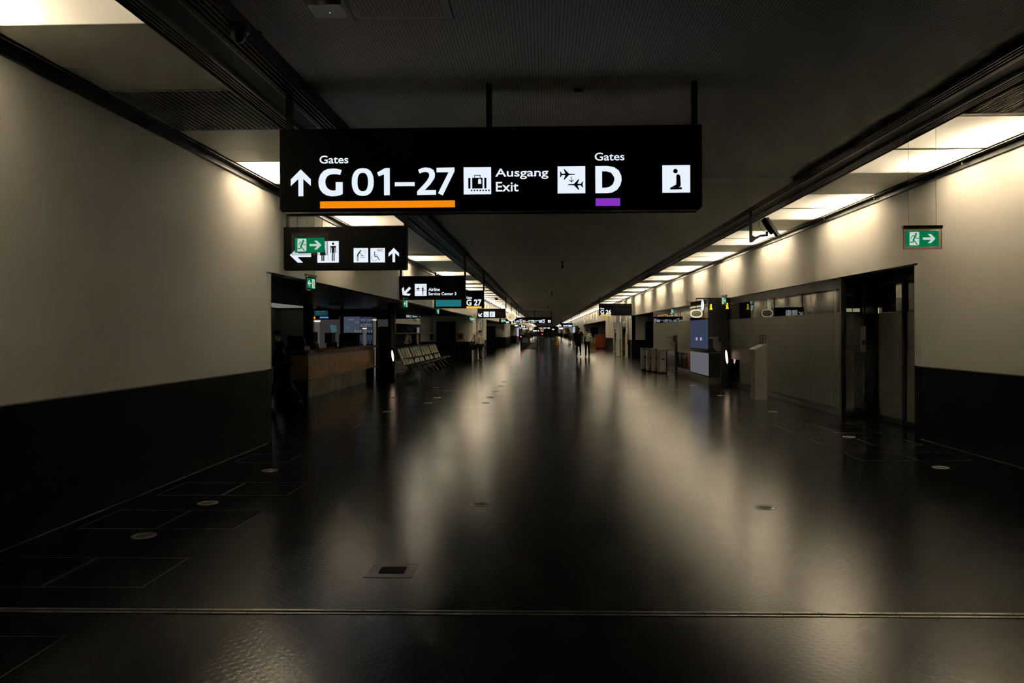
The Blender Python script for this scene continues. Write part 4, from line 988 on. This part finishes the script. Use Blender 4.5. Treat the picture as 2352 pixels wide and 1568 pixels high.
# glazed screen and seats beyond the bar
t = thing('glass_screen', 'glass screen with steel rails behind the row of seats on the left', 'glass partition', (-5.35, 27.2, 0))
L_ = 9.5
p = MB(M_glass); p.box(-.006, .006, 0, L_, .1, 2.3); p.build('pane', t)
for z in (.98, 1.52): p = MB(M_lip); p.tube([(0, 0, z), (0, L_, z)], .022, 8); p.build('rail', t)
for yy in (0, L_): p = MB(M_lip); p.box(-.025, .025, yy-.025, yy+.025, 0, 2.42); p.build('post', t)
p = MB(M_dwall); p.box(-.04, .04, 0, L_, 0, .1); p.build('kerb', t)
M_seat = mat('seat_light_fabric', (0.72, 0.68, 0.52), .7)
def seats(loc, rz, label, n, group):
    t = thing('waiting_bench', label, 'bench', loc, rz, group); pt = .55
    for k in range(n):
        x = (k-(n-1)/2)*pt
        b = MB(M_seat)
        b.add([(x-.21, .16, .40), (x+.21, .16, .40), (x+.20, .40, .98), (x-.20, .40, .98), (x-.21, .18, .40), (x+.21, .18, .40), (x+.20, .42, .98), (x-.20, .42, .98)], [(0, 1, 2, 3), (7, 6, 5, 4), (0, 4, 5, 1), (3, 2, 6, 7), (0, 3, 7, 4), (1, 5, 6, 2)])
        b.build('backrest', t)
        s_ = MB(M_black); s_.prism([(-.28, .43), (.18, .40), (.18, .43), (-.28, .46)], x-.22, x+.22, 'x'); s_.build('seat', t)
    for x in (-n*pt/2, 0, n*pt/2):
        a_ = MB(M_black); a_.tube([(x, .22, .46), (x, .18, .66), (x, -.18, .66), (x, -.22, .44)], .013, 6); a_.build('armrest', t)
    b = MB(M_black); b.box(-n*pt/2, n*pt/2, -.04, .04, .36, .41); b.build('beam', t)
    b = MB(M_black); b.tube([(-n*pt/2, .42, .99), (n*pt/2, .42, .99)], .014, 6); b.build('top_rail', t)
    for x in (-n*pt/2+.4, n*pt/2-.4):
        l = MB(M_steel); l.tube([(x, -.30, .012), (x, 0, .37), (x, .30, .012)], .014, 6); l.build('leg', t)
    return t
s0 = seats((-4.62, 27.0, 0), PI/2, 'bench of pale-backed waiting seats before the glass screen on the left, nearest of four', 4, 'waiting benches on the left')
for k, o_ in enumerate(('second', 'third', 'farthest')): dup(s0, (-4.62, 27.0+2.36*(k+1), 0), PI/2, f'bench of pale-backed waiting seats before the glass screen on the left, {o_} of four')
# framed picture, notice, on the end wall of the recess
a = atY(1049, 780.5, 41.5); b = atY(1064, 764.5, 41.5)
t = thing('framed_picture', 'orange-framed dark picture on the end wall beside the black door', 'picture', (a[0], 41.58, a[2]))
W_, H_ = b[0]-a[0], b[2]-a[2]
p = MB(mat('orange_frame', (.40, .11, .02), .6))
for q in ((0, W_, 0, .07), (0, W_, H_-.07, H_), (0, .07, .07, H_-.07), (W_-.07, W_, .07, H_-.07)): p.box(q[0], q[1], -.03, 0, q[2], q[3])
p.build('frame', t); p = MB(M_door); p.box(.07, W_-.07, -.01, 0, .07, H_-.07); p.build('picture', t)
a = atY(992, 762, 41.5); p = MB(M_grey); p.box(0, .13, -.01, 0, 0, .13); tag(p.build('wall_notice', None, (a[0], 41.58, a[2])), 'small pale notice on the end wall left of the black door', 'notice')
t = thing('poster', 'dim dark poster board on the end wall behind the glass screen', 'poster', (-7.3, 41.57, 1.35)); p = MB(mat('poster_print', (0.06, 0.06, 0.075), .4, noise=(5, .5))); p.box(0, 1.1, 0, .02, 0, .85); p.build('print', t)

# ================================================================ PIERS: PORTALS, SIGNS, COLUMN
def portal(X, Y, side, L_, label, zt=2.6):
    """boarding portal standing off the wall: two light uprights, a header, and a dark glass leaf"""
    t = thing('gate_portal', label, 'gate', (X, Y, 0))
    for yy in (0, L_): p = MB(M_wall); p.box(-.06, .06, yy-.09, yy+.09, 0, zt); p.build('upright', t)
    p = MB(M_wall); p.box(-.05, .05, .09, L_-.09, zt-.35, zt); p.build('header', t)
    p = MB(M_glassd); p.box(-.01, .01, .12, L_-.12, .02, zt-.35); p.build('glass_leaf', t)
    p = MB(M_steel); p.tube([(-.05*side, L_*.5, 1.0), (-.05*side, L_*.5, 1.25)], .012, 6); p.build('handle', t)
portal(XR-.12, 48.6, 1, 3.2, 'pale boarding portal with dark glass on the right wall, nearer one')
portal(XR-.12, 54.0, 1, 3.4, 'pale boarding portal with dark glass on the right wall, farther one')
portal(XL+.12, 43.9, -1, 3.0, 'pale boarding portal with dark glass on the left wall behind the woman')
t = thing('wall_column', 'pale free-standing column panel before the right wall portals', 'column', (4.57, 47.4, 0)); p = MB(M_wall); p.box(-.11, .11, -.06, .06, 0.04, 2.62); p.build('shaft', t); p = MB(M_grey); p.box(-.12, .12, -.07, .07, 0, .04); p.build('foot', t)
def post(px, ytop, ybot, Y, label, wpx=4):
    a = atY(px, ybot, Y); b = atY(px, ytop, Y); w_ = wpx*Y/1750/2
    t = thing('barrier_post', label, 'post', (a[0], Y, 0)); p = MB(M_wall); p.box(-w_, w_, -.03, .03, 0.02, b[2]); p.build('shaft', t); p = MB(M_wood); p.box(w_, w_+.05, -.03, .03, b[2]-.7, b[2]-.1); p.build('side_strip', t); p = MB(M_grey); p.box(-w_-.02, w_+.02, -.05, .05, 0, .02); p.build('foot', t)
post(1086, 765, 808, 41.0, 'slim pale post left of the woman in the white jacket'); post(1438, 763, 806, 44.6, 'slim pale post at the near end of the right pier')
def plate(px, py, wpx, hpx, X, label, mm, side):
    x, y_, z = atX(px, py, X); s_ = y_/1750; L2 = wpx*y_*y_/(1750*abs(X))/2
    t = thing('wall_sign', label, 'sign', (X, y_, z)); H = hpx*s_/2
    p = MB(mm); p.box(-.02*side, 0, -min(L2, .35), min(L2, .35), -H, H); p.build('plate', t)
    q = MB(M_white); q.box(-.024*side, -.02*side, -min(L2, .35)*.5, min(L2, .35)*.5, -H*.5, H*.5); q.build('symbol', t)
M_fire = mat('fire_sign_red', (0.45, 0.04, 0.03), .5)
plate(1398, 730.5, 5, 5, XR-.0, 'small red fire sign on the right pier, upper of two', M_fire, 1); plate(1398, 738, 5, 5, XR-.0, 'small red fire sign on the right pier, lower of two', M_fire, 1)
plate(1437, 731, 6, 7, XR-.0, 'red fire sign under the right end of the G 26 sign', M_fire, 1); plate(1090, 724.5, 6, 8, XL, 'red fire sign on the wall above the left opening end', M_fire, -1); plate(1163.5, 748.5, 3.5, 5, XL, 'tiny red fire sign on the distant left pier', M_fire, -1)
plate(1426, 732.5, 4, 12, XR-.0, 'narrow bright white lit sign on the right pier', M_face, 1)
plate(1342.5, 737.5, 8, 6, XR-.0, 'small white lit sign on the right wall beside the green exit sign', M_face, 1)
# tall lit advertising columns
def litpost(px, ytop, ybot, wpx, Y, label):
    a = atY(px, ybot, Y); b = atY(px, ytop, Y); w_ = wpx*Y/1750/2; t = thing('lit_advertising_column', label, 'advertising column', (a[0], Y, 0))
    p = MB(M_grey); p.box(-w_-.03, w_+.03, 0, .2, 0, b[2]+.05); p.build('case', t)
    p = MB(emis('pale_lit_poster', (0.42, 0.45, 0.55), 1) if 'pale_lit_poster' not in bpy.data.materials else bpy.data.materials['pale_lit_poster']); p.box(-w_, w_, -.01, 0, a[2], b[2]); p.build('lit_poster', t)
litpost(1189.5, 753, 772, 4.0, 100, 'tall pale lit advertising column in the distance on the left')
litpost(1318, 750, 764, 5.5, 84, 'pale lit advertising column behind the two walking people')

# ================================================================ TRAVELATOR, SEATING, PLANTER
def balustrade(t, x, y0, y1, nm='balustrade'):
    p = MB(M_glassd); p.box(x-.008, x+.008, y0+.4, y1-.4, .1, .92); p.build('glass_side', t)
    h = MB(M_black); h.tube([(x, y0+.35, .06), (x, y0+.05, .35), (x, y0, .62), (x, y0+.1, .85), (x, y0+.4, .95), (x, y1, .95)], .045, 8); h.build('handrail', t)
    s_ = MB(M_steel); s_.box(x-.12, x+.12, y0+.1, y1, 0.02, .14); s_.build('skirt', t)
def travelator(loc, L_, label):
    t = thing('moving_walkway', label, 'moving walkway', loc)
    p = MB(M_dark); p.box(-.62, .62, 0, L_, 0, .025); p.build('belt', t)
    for x in (-.72, .72): balustrade(t, x, 0, L_)
    return t
travelator((-1.35, 69.5, 0), 42, 'moving walkway with black handrails in the middle of the hall')
t = thing('walkway_signal_post', 'black post with a glowing red light at the mouth of the moving walkway', 'signal post', (-2.1, 68.7, 0))
p = MB(M_black); p.box(-.06, .06, -.05, .05, 0, 1.25); p.build('post', t)
p = MB(emis('red_signal', (1.0, 0.05, 0.03), 9)); p.tube([(0, -.055, 1.13), (0, -.07, 1.13)], .055, 12); p.build('red_light', t)
t = thing('control_cabinet', 'grey control panel box between the moving walkway and the right lane', 'cabinet', (-.20, 69.2, 0))
p = MB(mat('panel_grey', (.08, .08, .07), .5)); p.box(-.25, .25, 0, 1.5, 0, 1.0); p.build('case', t)
p = MB(emis('magenta_signal', (0.9, 0.04, 0.12), 5)); p.tube([(.02, -.005, 1.35), (.02, -.02, 1.35)], .05, 12); p.build('signal_light', t)
p = MB(M_black); p.box(-.03, .07, 0, .05, 1.0, 1.45); p.build('signal_post', t)
# red booth, planter
a = atZ(1380, 800); RY = 68
x0 = atY(1367, 790, RY)[0]; x1 = atY(1396, 790, RY)[0]
t = thing('curved_sofa', 'red-orange high-backed curved sofa inside the second right opening', 'sofa', ((x0+x1)/2, RY, 0)); R_ = (x1-x0)/2
p = MB(M_red)
vs = []; N_ = 20
for k in range(N_+1):
    g = PI+PI*k/N_
    for rr_ in (R_, R_-.14):
        for z in (.12, 1.30): vs.append((rr_*math.cos(g), .6+rr_*math.sin(g)*.8, z))
fs = []
for k in range(N_): o_ = k*4; fs += [(o_, o_+4, o_+5, o_+1), (o_+2, o_+3, o_+7, o_+6), (o_+1, o_+5, o_+7, o_+3), (o_, o_+2, o_+6, o_+4)]
p.add(vs, fs); p.build('backrest', t)
p = MB(M_red); p.prism([(R_*.86*math.cos(PI+PI*k/12), .62+R_*.86*.8*math.sin(PI+PI*k/12)) for k in range(13)], .12, .45, 'z'); p.build('seat', t)
p = MB(M_blackm); p.prism([(R_*.8*math.cos(PI+PI*k/12), .6+R_*.8*.8*math.sin(PI+PI*k/12)) for k in range(13)], 0, .12, 'z'); p.build('plinth', t)
PY = 62; x0 = atY(1352, 790, PY)[0]; x1 = atY(1368, 790, PY)[0]
t = thing('planter', 'wooden slatted planter with grassy green plants behind the man in the patterned jacket', 'planter', ((x0+x1)/2, PY, 0)); hw = (x1-x0)/2
p = MB(M_wood)
for k in range(5): xx = -hw+.06+k*(2*hw-.12)/4; p.box(xx-.04, xx+.04, -.2, .2, 0.0, .62)
p.box(-hw, hw, -.18, .18, .10, .62); p.build('box', t)
p = MB(mat('dry_grass_leaf', (0.26, 0.24, 0.10), .8)); rnd = random.Random(3)
for k in range(150):
    x = rnd.uniform(-hw, hw); y_ = rnd.uniform(-.15, .15); h_ = rnd.uniform(.25, .62); lx = rnd.uniform(-.12, .12); ly = rnd.uniform(-.1, .1)
    p.add([(x-.012, y_, .6), (x+.012, y_, .6), (x+lx*.5+.01, y_+ly*.5, .6+h_*.65), (x+lx, y_+ly, .6+h_), (x+lx*.5-.01, y_+ly*.5, .6+h_*.65)], [(0, 1, 2, 3, 4)])
p.build('leaves', t)
# wet floor sign
WY = 92; a = atY(1281, 785, WY); t = thing('wet_floor_sign', 'tall yellow folding wet floor sign standing on the right in the distance', 'warning sign', (a[0], WY, 0))
p = MB(mat('yellow_plastic', (0.85, 0.50, 0.03), .5)); p.add([(-.22, 0, 0), (.22, 0, 0), (.05, .22, 1.12), (-.05, .22, 1.12), (-.22, .03, 0), (.22, .03, 0), (.05, .25, 1.12), (-.05, .25, 1.12)], [(0, 1, 2, 3), (7, 6, 5, 4), (0, 4, 5, 1), (3, 2, 6, 7), (0, 3, 7, 4), (1, 5, 6, 2)]); p.build('front_leaf', t)
p = MB(bpy.data.materials['yellow_plastic']); p.add([(-.22, .5, 0), (.22, .5, 0), (.05, .26, 1.12), (-.05, .26, 1.12), (-.22, .47, 0), (.22, .47, 0), (.05, .255, 1.1), (-.05, .255, 1.1)], [(0, 3, 2, 1), (4, 5, 6, 7), (0, 1, 5, 4), (3, 7, 6, 2), (0, 4, 7, 3), (1, 2, 6, 5)]); p.build('rear_leaf', t)
dup(s0, (-4.5, 54.5, 0), PI/2, 'bench of waiting seats inside the second left opening', 'waiting bench in the second opening')

# ================================================================ FLOOR FITTINGS
def outline(X0, Y0, X1, Y1, label, group):
    t = thing('floor_hatch', label, 'floor hatch', ((X0+X1)/2, (Y0+Y1)/2, 0), 0, group); a_, b_ = (X1-X0)/2, (Y1-Y0)/2; w_ = .005
    p = MB(M_lip)
    for q in ((-a_, a_, -b_, -b_+w_), (-a_, a_, b_-w_, b_), (-a_, -a_+w_, -b_, b_), (a_-w_, a_, -b_, b_)): p.box(*q, 0, .0012)
    p.build('metal_edge', t)
    p = MB(M_floor); p.box(-a_+w_, a_-w_, -b_+w_, b_-w_, 0, .0006); p.build('cover', t)
rowsL = [(3.36, 3.84), (4.585, 5.20), (5.97, 6.60), (7.21, 7.82), (9.05, 9.65), (10.6, 11.25), (12.15, 12.8)]
for i, (a, b) in enumerate(rowsL):
    outline(-3.09, a, -2.46, b, f'metal-edged square floor hatch by the left wall, inner column, {ords[i]} from the camera', 'floor hatches on the left')
    if i: outline(-3.73, a, -3.10, b, f'metal-edged square floor hatch by the left wall, outer column, {ords[i-1]} from the camera', 'floor hatches on the left')
rowsR = [(9.20, 9.80), (10.42, 11.02), (11.65, 12.88)]
for i, (a, b) in enumerate(rowsR):
    outline(3.79, a, 4.45, b, f'metal-edged floor hatch near the glass on the right, left column, {ords[i]} from the camera', 'floor hatches on the right')
    outline(4.46, a, 5.10, b, f'metal-edged floor hatch near the glass on the right, right column, {ords[i]} from the camera', 'floor hatches on the right')
o0 = None
outs = [(330, 1230, 'lower left corner, nearest of the left row'), (477, 1155, 'left side, second of the left row'), (620, 1080, 'left side, third of the left row'), (1104, 1158, 'middle of the near floor, left of centre'), (1757, 1165, 'right of centre in the bright reflection'), (2161, 1073, 'far right beside the right wall'),
        (1950, 1003, 'between the right floor hatches'), (1775, 945, 'right side before the sloped white box'), (1115, 925, 'nearest of the bright row in the left reflection'), (1125, 912, 'second of the bright row in the left reflection'), (1138, 899, 'third of the bright row in the left reflection'),
        (1151, 886.5, 'fourth of the bright row in the left reflection'), (1158, 876, 'fifth of the bright row in the left reflection'), (984, 925, 'dark floor left of the bright row, nearest'), (1004, 913, 'dark floor left of the bright row, right one'), (948, 914, 'dark floor left of the bright row, middle one'), (905, 913, 'dark floor beside the bar, right one'), (888, 945, 'dark floor beside the bar, nearest'),
        (1248, 924, 'hall centre, nearest of two'), (1248, 911.5, 'hall centre, farther of two'), (1542, 868, 'beside the metal bins'), (1592, 885, 'in front of the information totem'), (1655, 908, 'beside the terminal post'), (1000, 889, 'dark floor before the waiting seats')]
for px, py, lb in outs:
    X, Y, _ = atZ(px, py); lab = 'round metal floor socket, '+lb
    if o0 is None:
        o0 = thing('floor_socket', lab, 'floor socket', (X, Y, 0), 0, 'round floor sockets')
        p = MB(mat('socket_ring_metal', (0.45, 0.43, 0.36), .32, metal=.9)); p.lathe([(.092, 0), (.090, .003), (.062, .003), (.060, .001)], n=28); p.build('ring', o0)
        p = MB(M_dark); p.lathe([(.060, .001), (.035, .0012), (.033, .0022), (0, .0022)], n=24); p.build('cap', o0)
    else: dup(o0, (X, Y, 0), 0, lab)
t = thing('floor_hatch', 'dark square cable hatch on the near floor with an inner ring', 'floor hatch', (-1.0, 4.935, 0))
p = MB(mat('hatch_rubber', (0.004, 0.004, 0.004), .24)); p.box(-.15, .15, -.135, .135, 0, .002); p.build('cover', t)
p = MB(M_lip)
for q in ((-.152, .152, .133, .137), (-.152, .152, -.137, -.133), (-.154, -.15, -.137, .137), (.15, .154, -.137, .137)): p.box(*q, 0, .0024)
p.build('metal_edge', t)
p = MB(M_wains); p.box(-.075, .09, -.06, .07, .002, .004); p.build('lid', t)
X, Y, _ = atZ(1355, 1195); outline(X-.085, Y-.10, X+.085, Y+.10, 'small faint square hatch outline in the middle of the dark near floor', None) if False else outline(X-.16, Y-.08, X+.16, Y+.08, 'small faint square hatch outline in the middle of the dark near floor', 'small centre hatches')
# threshold of two metal strips with screws
M_thr = mat('brass_grey_strip', (0.42, 0.40, 0.34), .33, metal=.85)
for nm, y0, y1 in (('trim_51', 4.213, 4.235), ('trim_52', 4.168, 4.186)):
    mb = MB(M_thr); mb.box(XL+.006, XR-.006, y0, y1, 0, .003); o = struct(mb, nm)
    k = MB(M_dark)
    for i in range(44):
        x = XL+.15+i*.21; k.lathe([(.0055, .003), (.005, .0036), (0, .0036)], (x, (y0+y1)/2, 0), 8)
    k.build('screws', o)
mb = MB(M_blackm); mb.box(XL+.006, XR-.006, 4.186, 4.213, 0, .001); mb.box(XL+.006, XR-.006, 4.235, 4.240, 0, .001); struct(mb, 'trim_53')
mb = MB(M_lip); mb.box(-4.8, XR-.1, 20.25, 20.27, 0, .0012); struct(mb, 'trim_54')
mb = MB(M_lip); mb.box(XL+.012, XL+.02, YB, 10.6, 0, .004); mb.box(XR-.02, XR-.012, YB, 11.0, 0, .004); struct(mb, 'trim_55')

# ================================================================ PEOPLE
M_skin = mat('skin', (0.42, 0.25, 0.17), .5); M_hair = mat('dark_hair', (0.012, 0.009, 0.007), .5)
def cloth(name, col, noise=None): return mat(name, col, .85, noise=noise)
def skinned(name, V, E, R, m_, parent, root=0, sub=2):
    me = bpy.data.meshes.new(name); me.from_pydata([tuple(v) for v in V], E, []); o = bpy.data.objects.new(name, me); COL.objects.link(o)
    md = o.modifiers.new('skin', 'SKIN'); md.use_smooth_shade = True
    for i, r in enumerate(R): me.skin_vertices[0].data[i].radius = (r if isinstance(r, tuple) else (r, r)); me.skin_vertices[0].data[i].use_root = (i == root)
    sb = o.modifiers.new('sub', 'SUBSURF'); sb.levels = sub; sb.render_levels = sub
    dg = bpy.context.evaluated_depsgraph_get(); dg.update()
    nm = bpy.data.meshes.new_from_object(o.evaluated_get(dg)); nm.name = name; bpy.data.objects.remove(o); bpy.data.meshes.remove(me)
    nm.materials.clear(); nm.materials.append(m_)
    for p in nm.polygons: p.use_smooth = True
    o = bpy.data.objects.new(name, nm); COL.objects.link(o); o.parent = parent; return o
def person(label, X, Y, face, h, top, legs, shoes=None, stride=.0, lift=.0, female=False, coat=False, bag=None, lean=0.0, bun=False, arms=0.25, simple=False, headturn=0.0, group=None):
    """local: +y is the way the person faces; built at 1.75 m and scaled"""
    t = thing('person', label, 'person', (X, Y, 0), face, group); k = h/1.75
    sh = .17 if female else .20; hp = .09
    J = {}
    ly = lambda z: lean*(z-.95)
    J['pel'] = (0, 0, .95); J['wai'] = (0, ly(1.10), 1.10); J['che'] = (0, ly(1.32), 1.32); J['nec'] = (0, ly(1.47), 1.47); J['hb'] = (0, ly(1.54)+.005, 1.545); J['hm'] = (0, ly(1.63)+.01, 1.635); J['ht'] = (0, ly(1.71), 1.705)
    for s_, n_ in ((-1, 'L'), (1, 'R')):
        st = stride*s_
        J['sh'+n_] = (s_*sh, ly(1.41), 1.41); a = -arms*s_*(1 if stride else .3)
        J['el'+n_] = (s_*(sh+.05), ly(1.13)+a*.28, 1.13); J['wr'+n_] = (s_*(sh+.05), ly(.90)+a*.6+.06, .90); J['ha'+n_] = (s_*(sh+.045), ly(.84)+a*.68+.07, .84)
        J['hi'+n_] = (s_*hp, 0, .90)
        back = st < 0
        kn = st*.5+(.04 if back else .02); ft = st
        z_an = .085+(lift if back else 0); J['kn'+n_] = (s_*(hp+.0), kn, .50+(.02 if back and lift else 0)); J['an'+n_] = (s_*(hp+.01), ft-.03, z_an)
        J['to'+n_] = (s_*(hp+.02), ft+.12-(.05 if back and lift else 0), .035+(lift*.35 if back else 0))
    S_ = lambda p: (p[0]*k, p[1]*k, p[2]*k)
    def build(name, joints, edges, m_, root=0, sub=2):
        nm = list(joints); V = [S_(J[n]) for n in nm]; R = [tuple(x*k for x in (joints[n] if isinstance(joints[n], tuple) else (joints[n],)*2)) for n in nm]
        return skinned(name, V, [(nm.index(a), nm.index(b)) for a, b in edges], R, m_, t, root, sub)
    # fingers
    bj = {'pel': (.14, .10), 'wai': (.12, .09), 'che': (.15, .10), 'nec': .052, 'hb': (.058, .068), 'hm': (.075, .092), 'ht': (.060, .07)}
    be = [('pel', 'wai'), ('wai', 'che'), ('che', 'nec'), ('nec', 'hb'), ('hb', 'hm'), ('hm', 'ht')]
    J['no'] = (0, J['hm'][1]+.108, 1.615); bj['no'] = .010; be.append(('hm', 'no'))
    for s_, n_ in ((-1, 'L'), (1, 'R')):
        bj.update({'sh'+n_: .055, 'el'+n_: .040, 'wr'+n_: .026, 'ha'+n_: (.036, .018), 'hi'+n_: .085, 'kn'+n_: .055, 'an'+n_: .038, 'to'+n_: .03})
        be += [('che', 'sh'+n_), ('sh'+n_, 'el'+n_), ('el'+n_, 'wr'+n_), ('wr'+n_, 'ha'+n_), ('pel', 'hi'+n_), ('hi'+n_, 'kn'+n_), ('kn'+n_, 'an'+n_), ('an'+n_, 'to'+n_)]
        if not simple:
            hx, hy, hz = J['ha'+n_]
            for f_, (dy, l_) in enumerate(((.030, .062), (.010, .072), (-.010, .066), (-.028, .052))):
                J[f'f{n_}{f_}'] = (hx, hy+dy, hz-.045); J[f'g{n_}{f_}'] = (hx-s_*.012, hy+dy+.004, hz-.045-l_*.9)
                bj[f'f{n_}{f_}'] = .009; bj[f'g{n_}{f_}'] = .0075; be += [('ha'+n_, f'f{n_}{f_}'), (f'f{n_}{f_}', f'g{n_}{f_}')]
            J['th'+n_] = (hx-s_*.01, hy+.052, hz-.04); bj['th'+n_] = .010; be.append(('ha'+n_, 'th'+n_))
    build('body', bj, be, M_skin, 0, 1 if simple else 2)
    tj = {'wai': (.150, .115), 'che': (.185, .135), 'nec': (.075, .07)}; te = [('wai', 'che'), ('che', 'nec')]
    if female: tj['wai'] = (.13, .11); tj['che'] = (.16, .13)
    J['hem'] = (0, 0, .58 if coat else .88); tj['hem'] = (.185, .14) if coat else ((.165, .125)); te.append(('wai', 'hem'))
    for n_ in 'LR':
        tj.update({'sh'+n_: .075, 'el'+n_: .058, 'wr'+n_: .042}); te += [('che', 'sh'+n_), ('sh'+n_, 'el'+n_), ('el'+n_, 'wr'+n_)]
    build('coat' if coat else 'jacket', tj, te, top, 0, 1 if simple else 2)
    lj = {'pel': (.155, .12)}; le = []
    for n_ in 'LR': lj.update({'hi'+n_: .10, 'kn'+n_: .07, 'an'+n_: .05}); le += [('pel', 'hi'+n_), ('hi'+n_, 'kn'+n_), ('kn'+n_, 'an'+n_)]
    build('trousers', lj, le, legs, 0, 1 if simple else 2)
    for s_, n_ in ((-1, 'L'), (1, 'R')):
        a = Vector(S_(J['an'+n_])); b = Vector(S_(J['to'+n_])); hl = a+Vector((0, -.045, -.035))*k
        skinned('shoe', [hl, (a+b)/2+Vector((0, 0, -.01)), b], [(0, 1), (1, 2)], [.042*k, .045*k, (.042*k, .032*k)], shoes or M_blackm, t, 0, 1)
    c = Vector(S_(J['hm'])); hb = MB(M_hair)
    N_, Mh = 14, 7; vs = []; fs = []
    for i in range(Mh+1):
        ph = PI*.62*i/Mh
        for j in range(N_):
            g = 2*PI*j/N_; fr = math.sin(g)
            cut = ph if fr < .25 else ph*.62
            vs.append((c.x+.088*k*math.sin(cut)*math.cos(g), c.y-.008*k+.107*k*math.sin(cut)*math.sin(g), c.z+.012*k+.098*k*math.cos(cut)))
    for i in range(Mh):
        for j in range(N_): fs.append((i*N_+j, i*N_+(j+1) % N_, (i+1)*N_+(j+1) % N_, (i+1)*N_+j))
    hb.add(vs, fs, None, True)
    if bun: hb.lathe([(0, -.045*k), (.035*k, -.03*k), (.048*k, 0), (.035*k, .03*k), (0, .045*k)], (c.x, c.y-.11*k, c.z+.07*k), 12)
    hb.build('hair', t)
    if not simple:
        for s_ in (-1, 1):
            e_ = MB(M_blackm); e_.lathe([(0, -.008), (.008, 0), (0, .008)], (c.x+s_*.03*k, c.y+.088*k, c.z+.0), 8); e_.build('eye', t)
            e_ = MB(M_skin); e_.lathe([(0, -.028), (.012, -.01), (.016, .01), (0, .026)], (c.x+s_*.078*k, c.y-.005, c.z-.01), 8); e_.build('ear', t)
        e_ = MB(mat('lips', (.3, .1, .09), .5) if 'lips' not in bpy.data.materials else bpy.data.materials['lips']); e_.box(c.x-.022*k, c.x+.022*k, c.y+.082*k, c.y+.092*k, c.z-.062*k, c.z-.052*k); e_.build('mouth', t)
    return t
M_blk = cloth('black_cloth', (0.006, 0.006, 0.007)); M_jean = cloth('dark_jeans', (0.018, 0.024, 0.035)); M_legg = cloth('black_leggings', (0.006, 0.006, 0.008))
M_cream = cloth('cream_jacket', (0.55, 0.50, 0.40)); M_camo = cloth('mottled_jacket', (0.62, 0.59, 0.46), (9, .95)); M_gr = cloth('grey_cloth', (0.06, 0.06, 0.06)); M_brn = cloth('brown_cloth', (0.06, 0.04, 0.025))
p1 = person('woman with a dark bun in a cream jacket, black leggings and long dark bag', -3.42, 40.6, .9, 1.66, M_cream, M_legg, stride=.16, female=True, bun=True, lean=.05)
# her lower jacket part and bag are dark
t = thing('shoulder_bag', 'large black bag hanging in front of the woman in the cream jacket', 'bag', (-3.80, 40.30, 0))
p = MB(M_blk); p.prism([(-.14, .62), (.14, .60), (.16, .80), (.11, 1.06), (-.08, 1.08), (-.16, .82)], -.10, .10); p.build('body', t)
p = MB(M_blk); p.tube([(-.07, 0, 1.06), (.03, .0, 1.25), (.11, .02, 1.42)], .016, 6); p.tube([(.10, 0, 1.04), (.12, .0, 1.25), (.13, .02, 1.42)], .016, 6); p.build('strap', t)
person('man in a long black coat walking away with one foot lifted', 2.13, 47.3, .02, 1.84, M_blk, M_blk, stride=-.24, lift=.13, coat=True)
person('man in a mottled light patterned jacket and dark jeans walking away', 2.62, 46.4, -.05, 1.72, M_camo, M_jean, stride=.14, arms=.2)
person('person in black leaning forward, half hidden by the left wall end', -5.62, 16.3, PI/2+.25, 1.62, M_blk, M_blk, stride=.36, lean=.22, arms=.3)
farp = [(1330-5, 812, 0, None)]
def dude(px, pyb, face, h, top, legs, label, **k_):
    X, Y, _ = atZ(px, pyb); return person(label, X, Y, face, h, top, legs, simple=True, **k_)
dude(1323.5, 796, PI, 1.72, M_blk, M_blk, 'distant person in dark clothes just left of the man in the black coat')
dude(1308.5, 787, .1, 1.75, M_gr, M_blk, 'distant person in a dark grey top beside the yellow wet floor sign', stride=.1)
f0 = None
for i, (px, pyb, lb) in enumerate(((1289.5, 781, 'just left of the wet floor sign'), (1277, 778, 'between the wet floor sign and the walkway'), (1270.5, 780, 'left of the pair by the bright lane'), (1264, 777, 'at the bright lane'), (1257, 778.5, 'right of the magenta light'), (1247.5, 777, 'behind the magenta light'), (1236, 780, 'behind the walkway panel'), (1229, 778, 'on the walkway, right one'), (1223.5, 779, 'on the walkway, middle one'), (1218, 780.5, 'on the walkway, left one'), (1212, 778, 'left of the walkway mouth'), (1206.5, 781, 'nearest the red signal light'))):
    X, Y, _ = atZ(px, pyb); lab = 'far dark figure in the crowd, '+lb
    if f0 is None: f0 = person(lab, X, Y, .3, 1.74, M_blk, M_blk, stride=.16, simple=True, group='distant crowd')
    elif i == 1: f1 = person(lab, X, Y, 2.9, 1.70, M_gr, M_blk, stride=-.12, simple=True, group='distant crowd')
    elif i == 2: f2 = person(lab, X, Y, .0, 1.78, M_brn, M_jean, stride=.2, simple=True, group='distant crowd')
    else: dup((f0, f1, f2)[i % 3], (X, Y, 0), [.2, 2.8, -.2, .5][i % 4], lab)
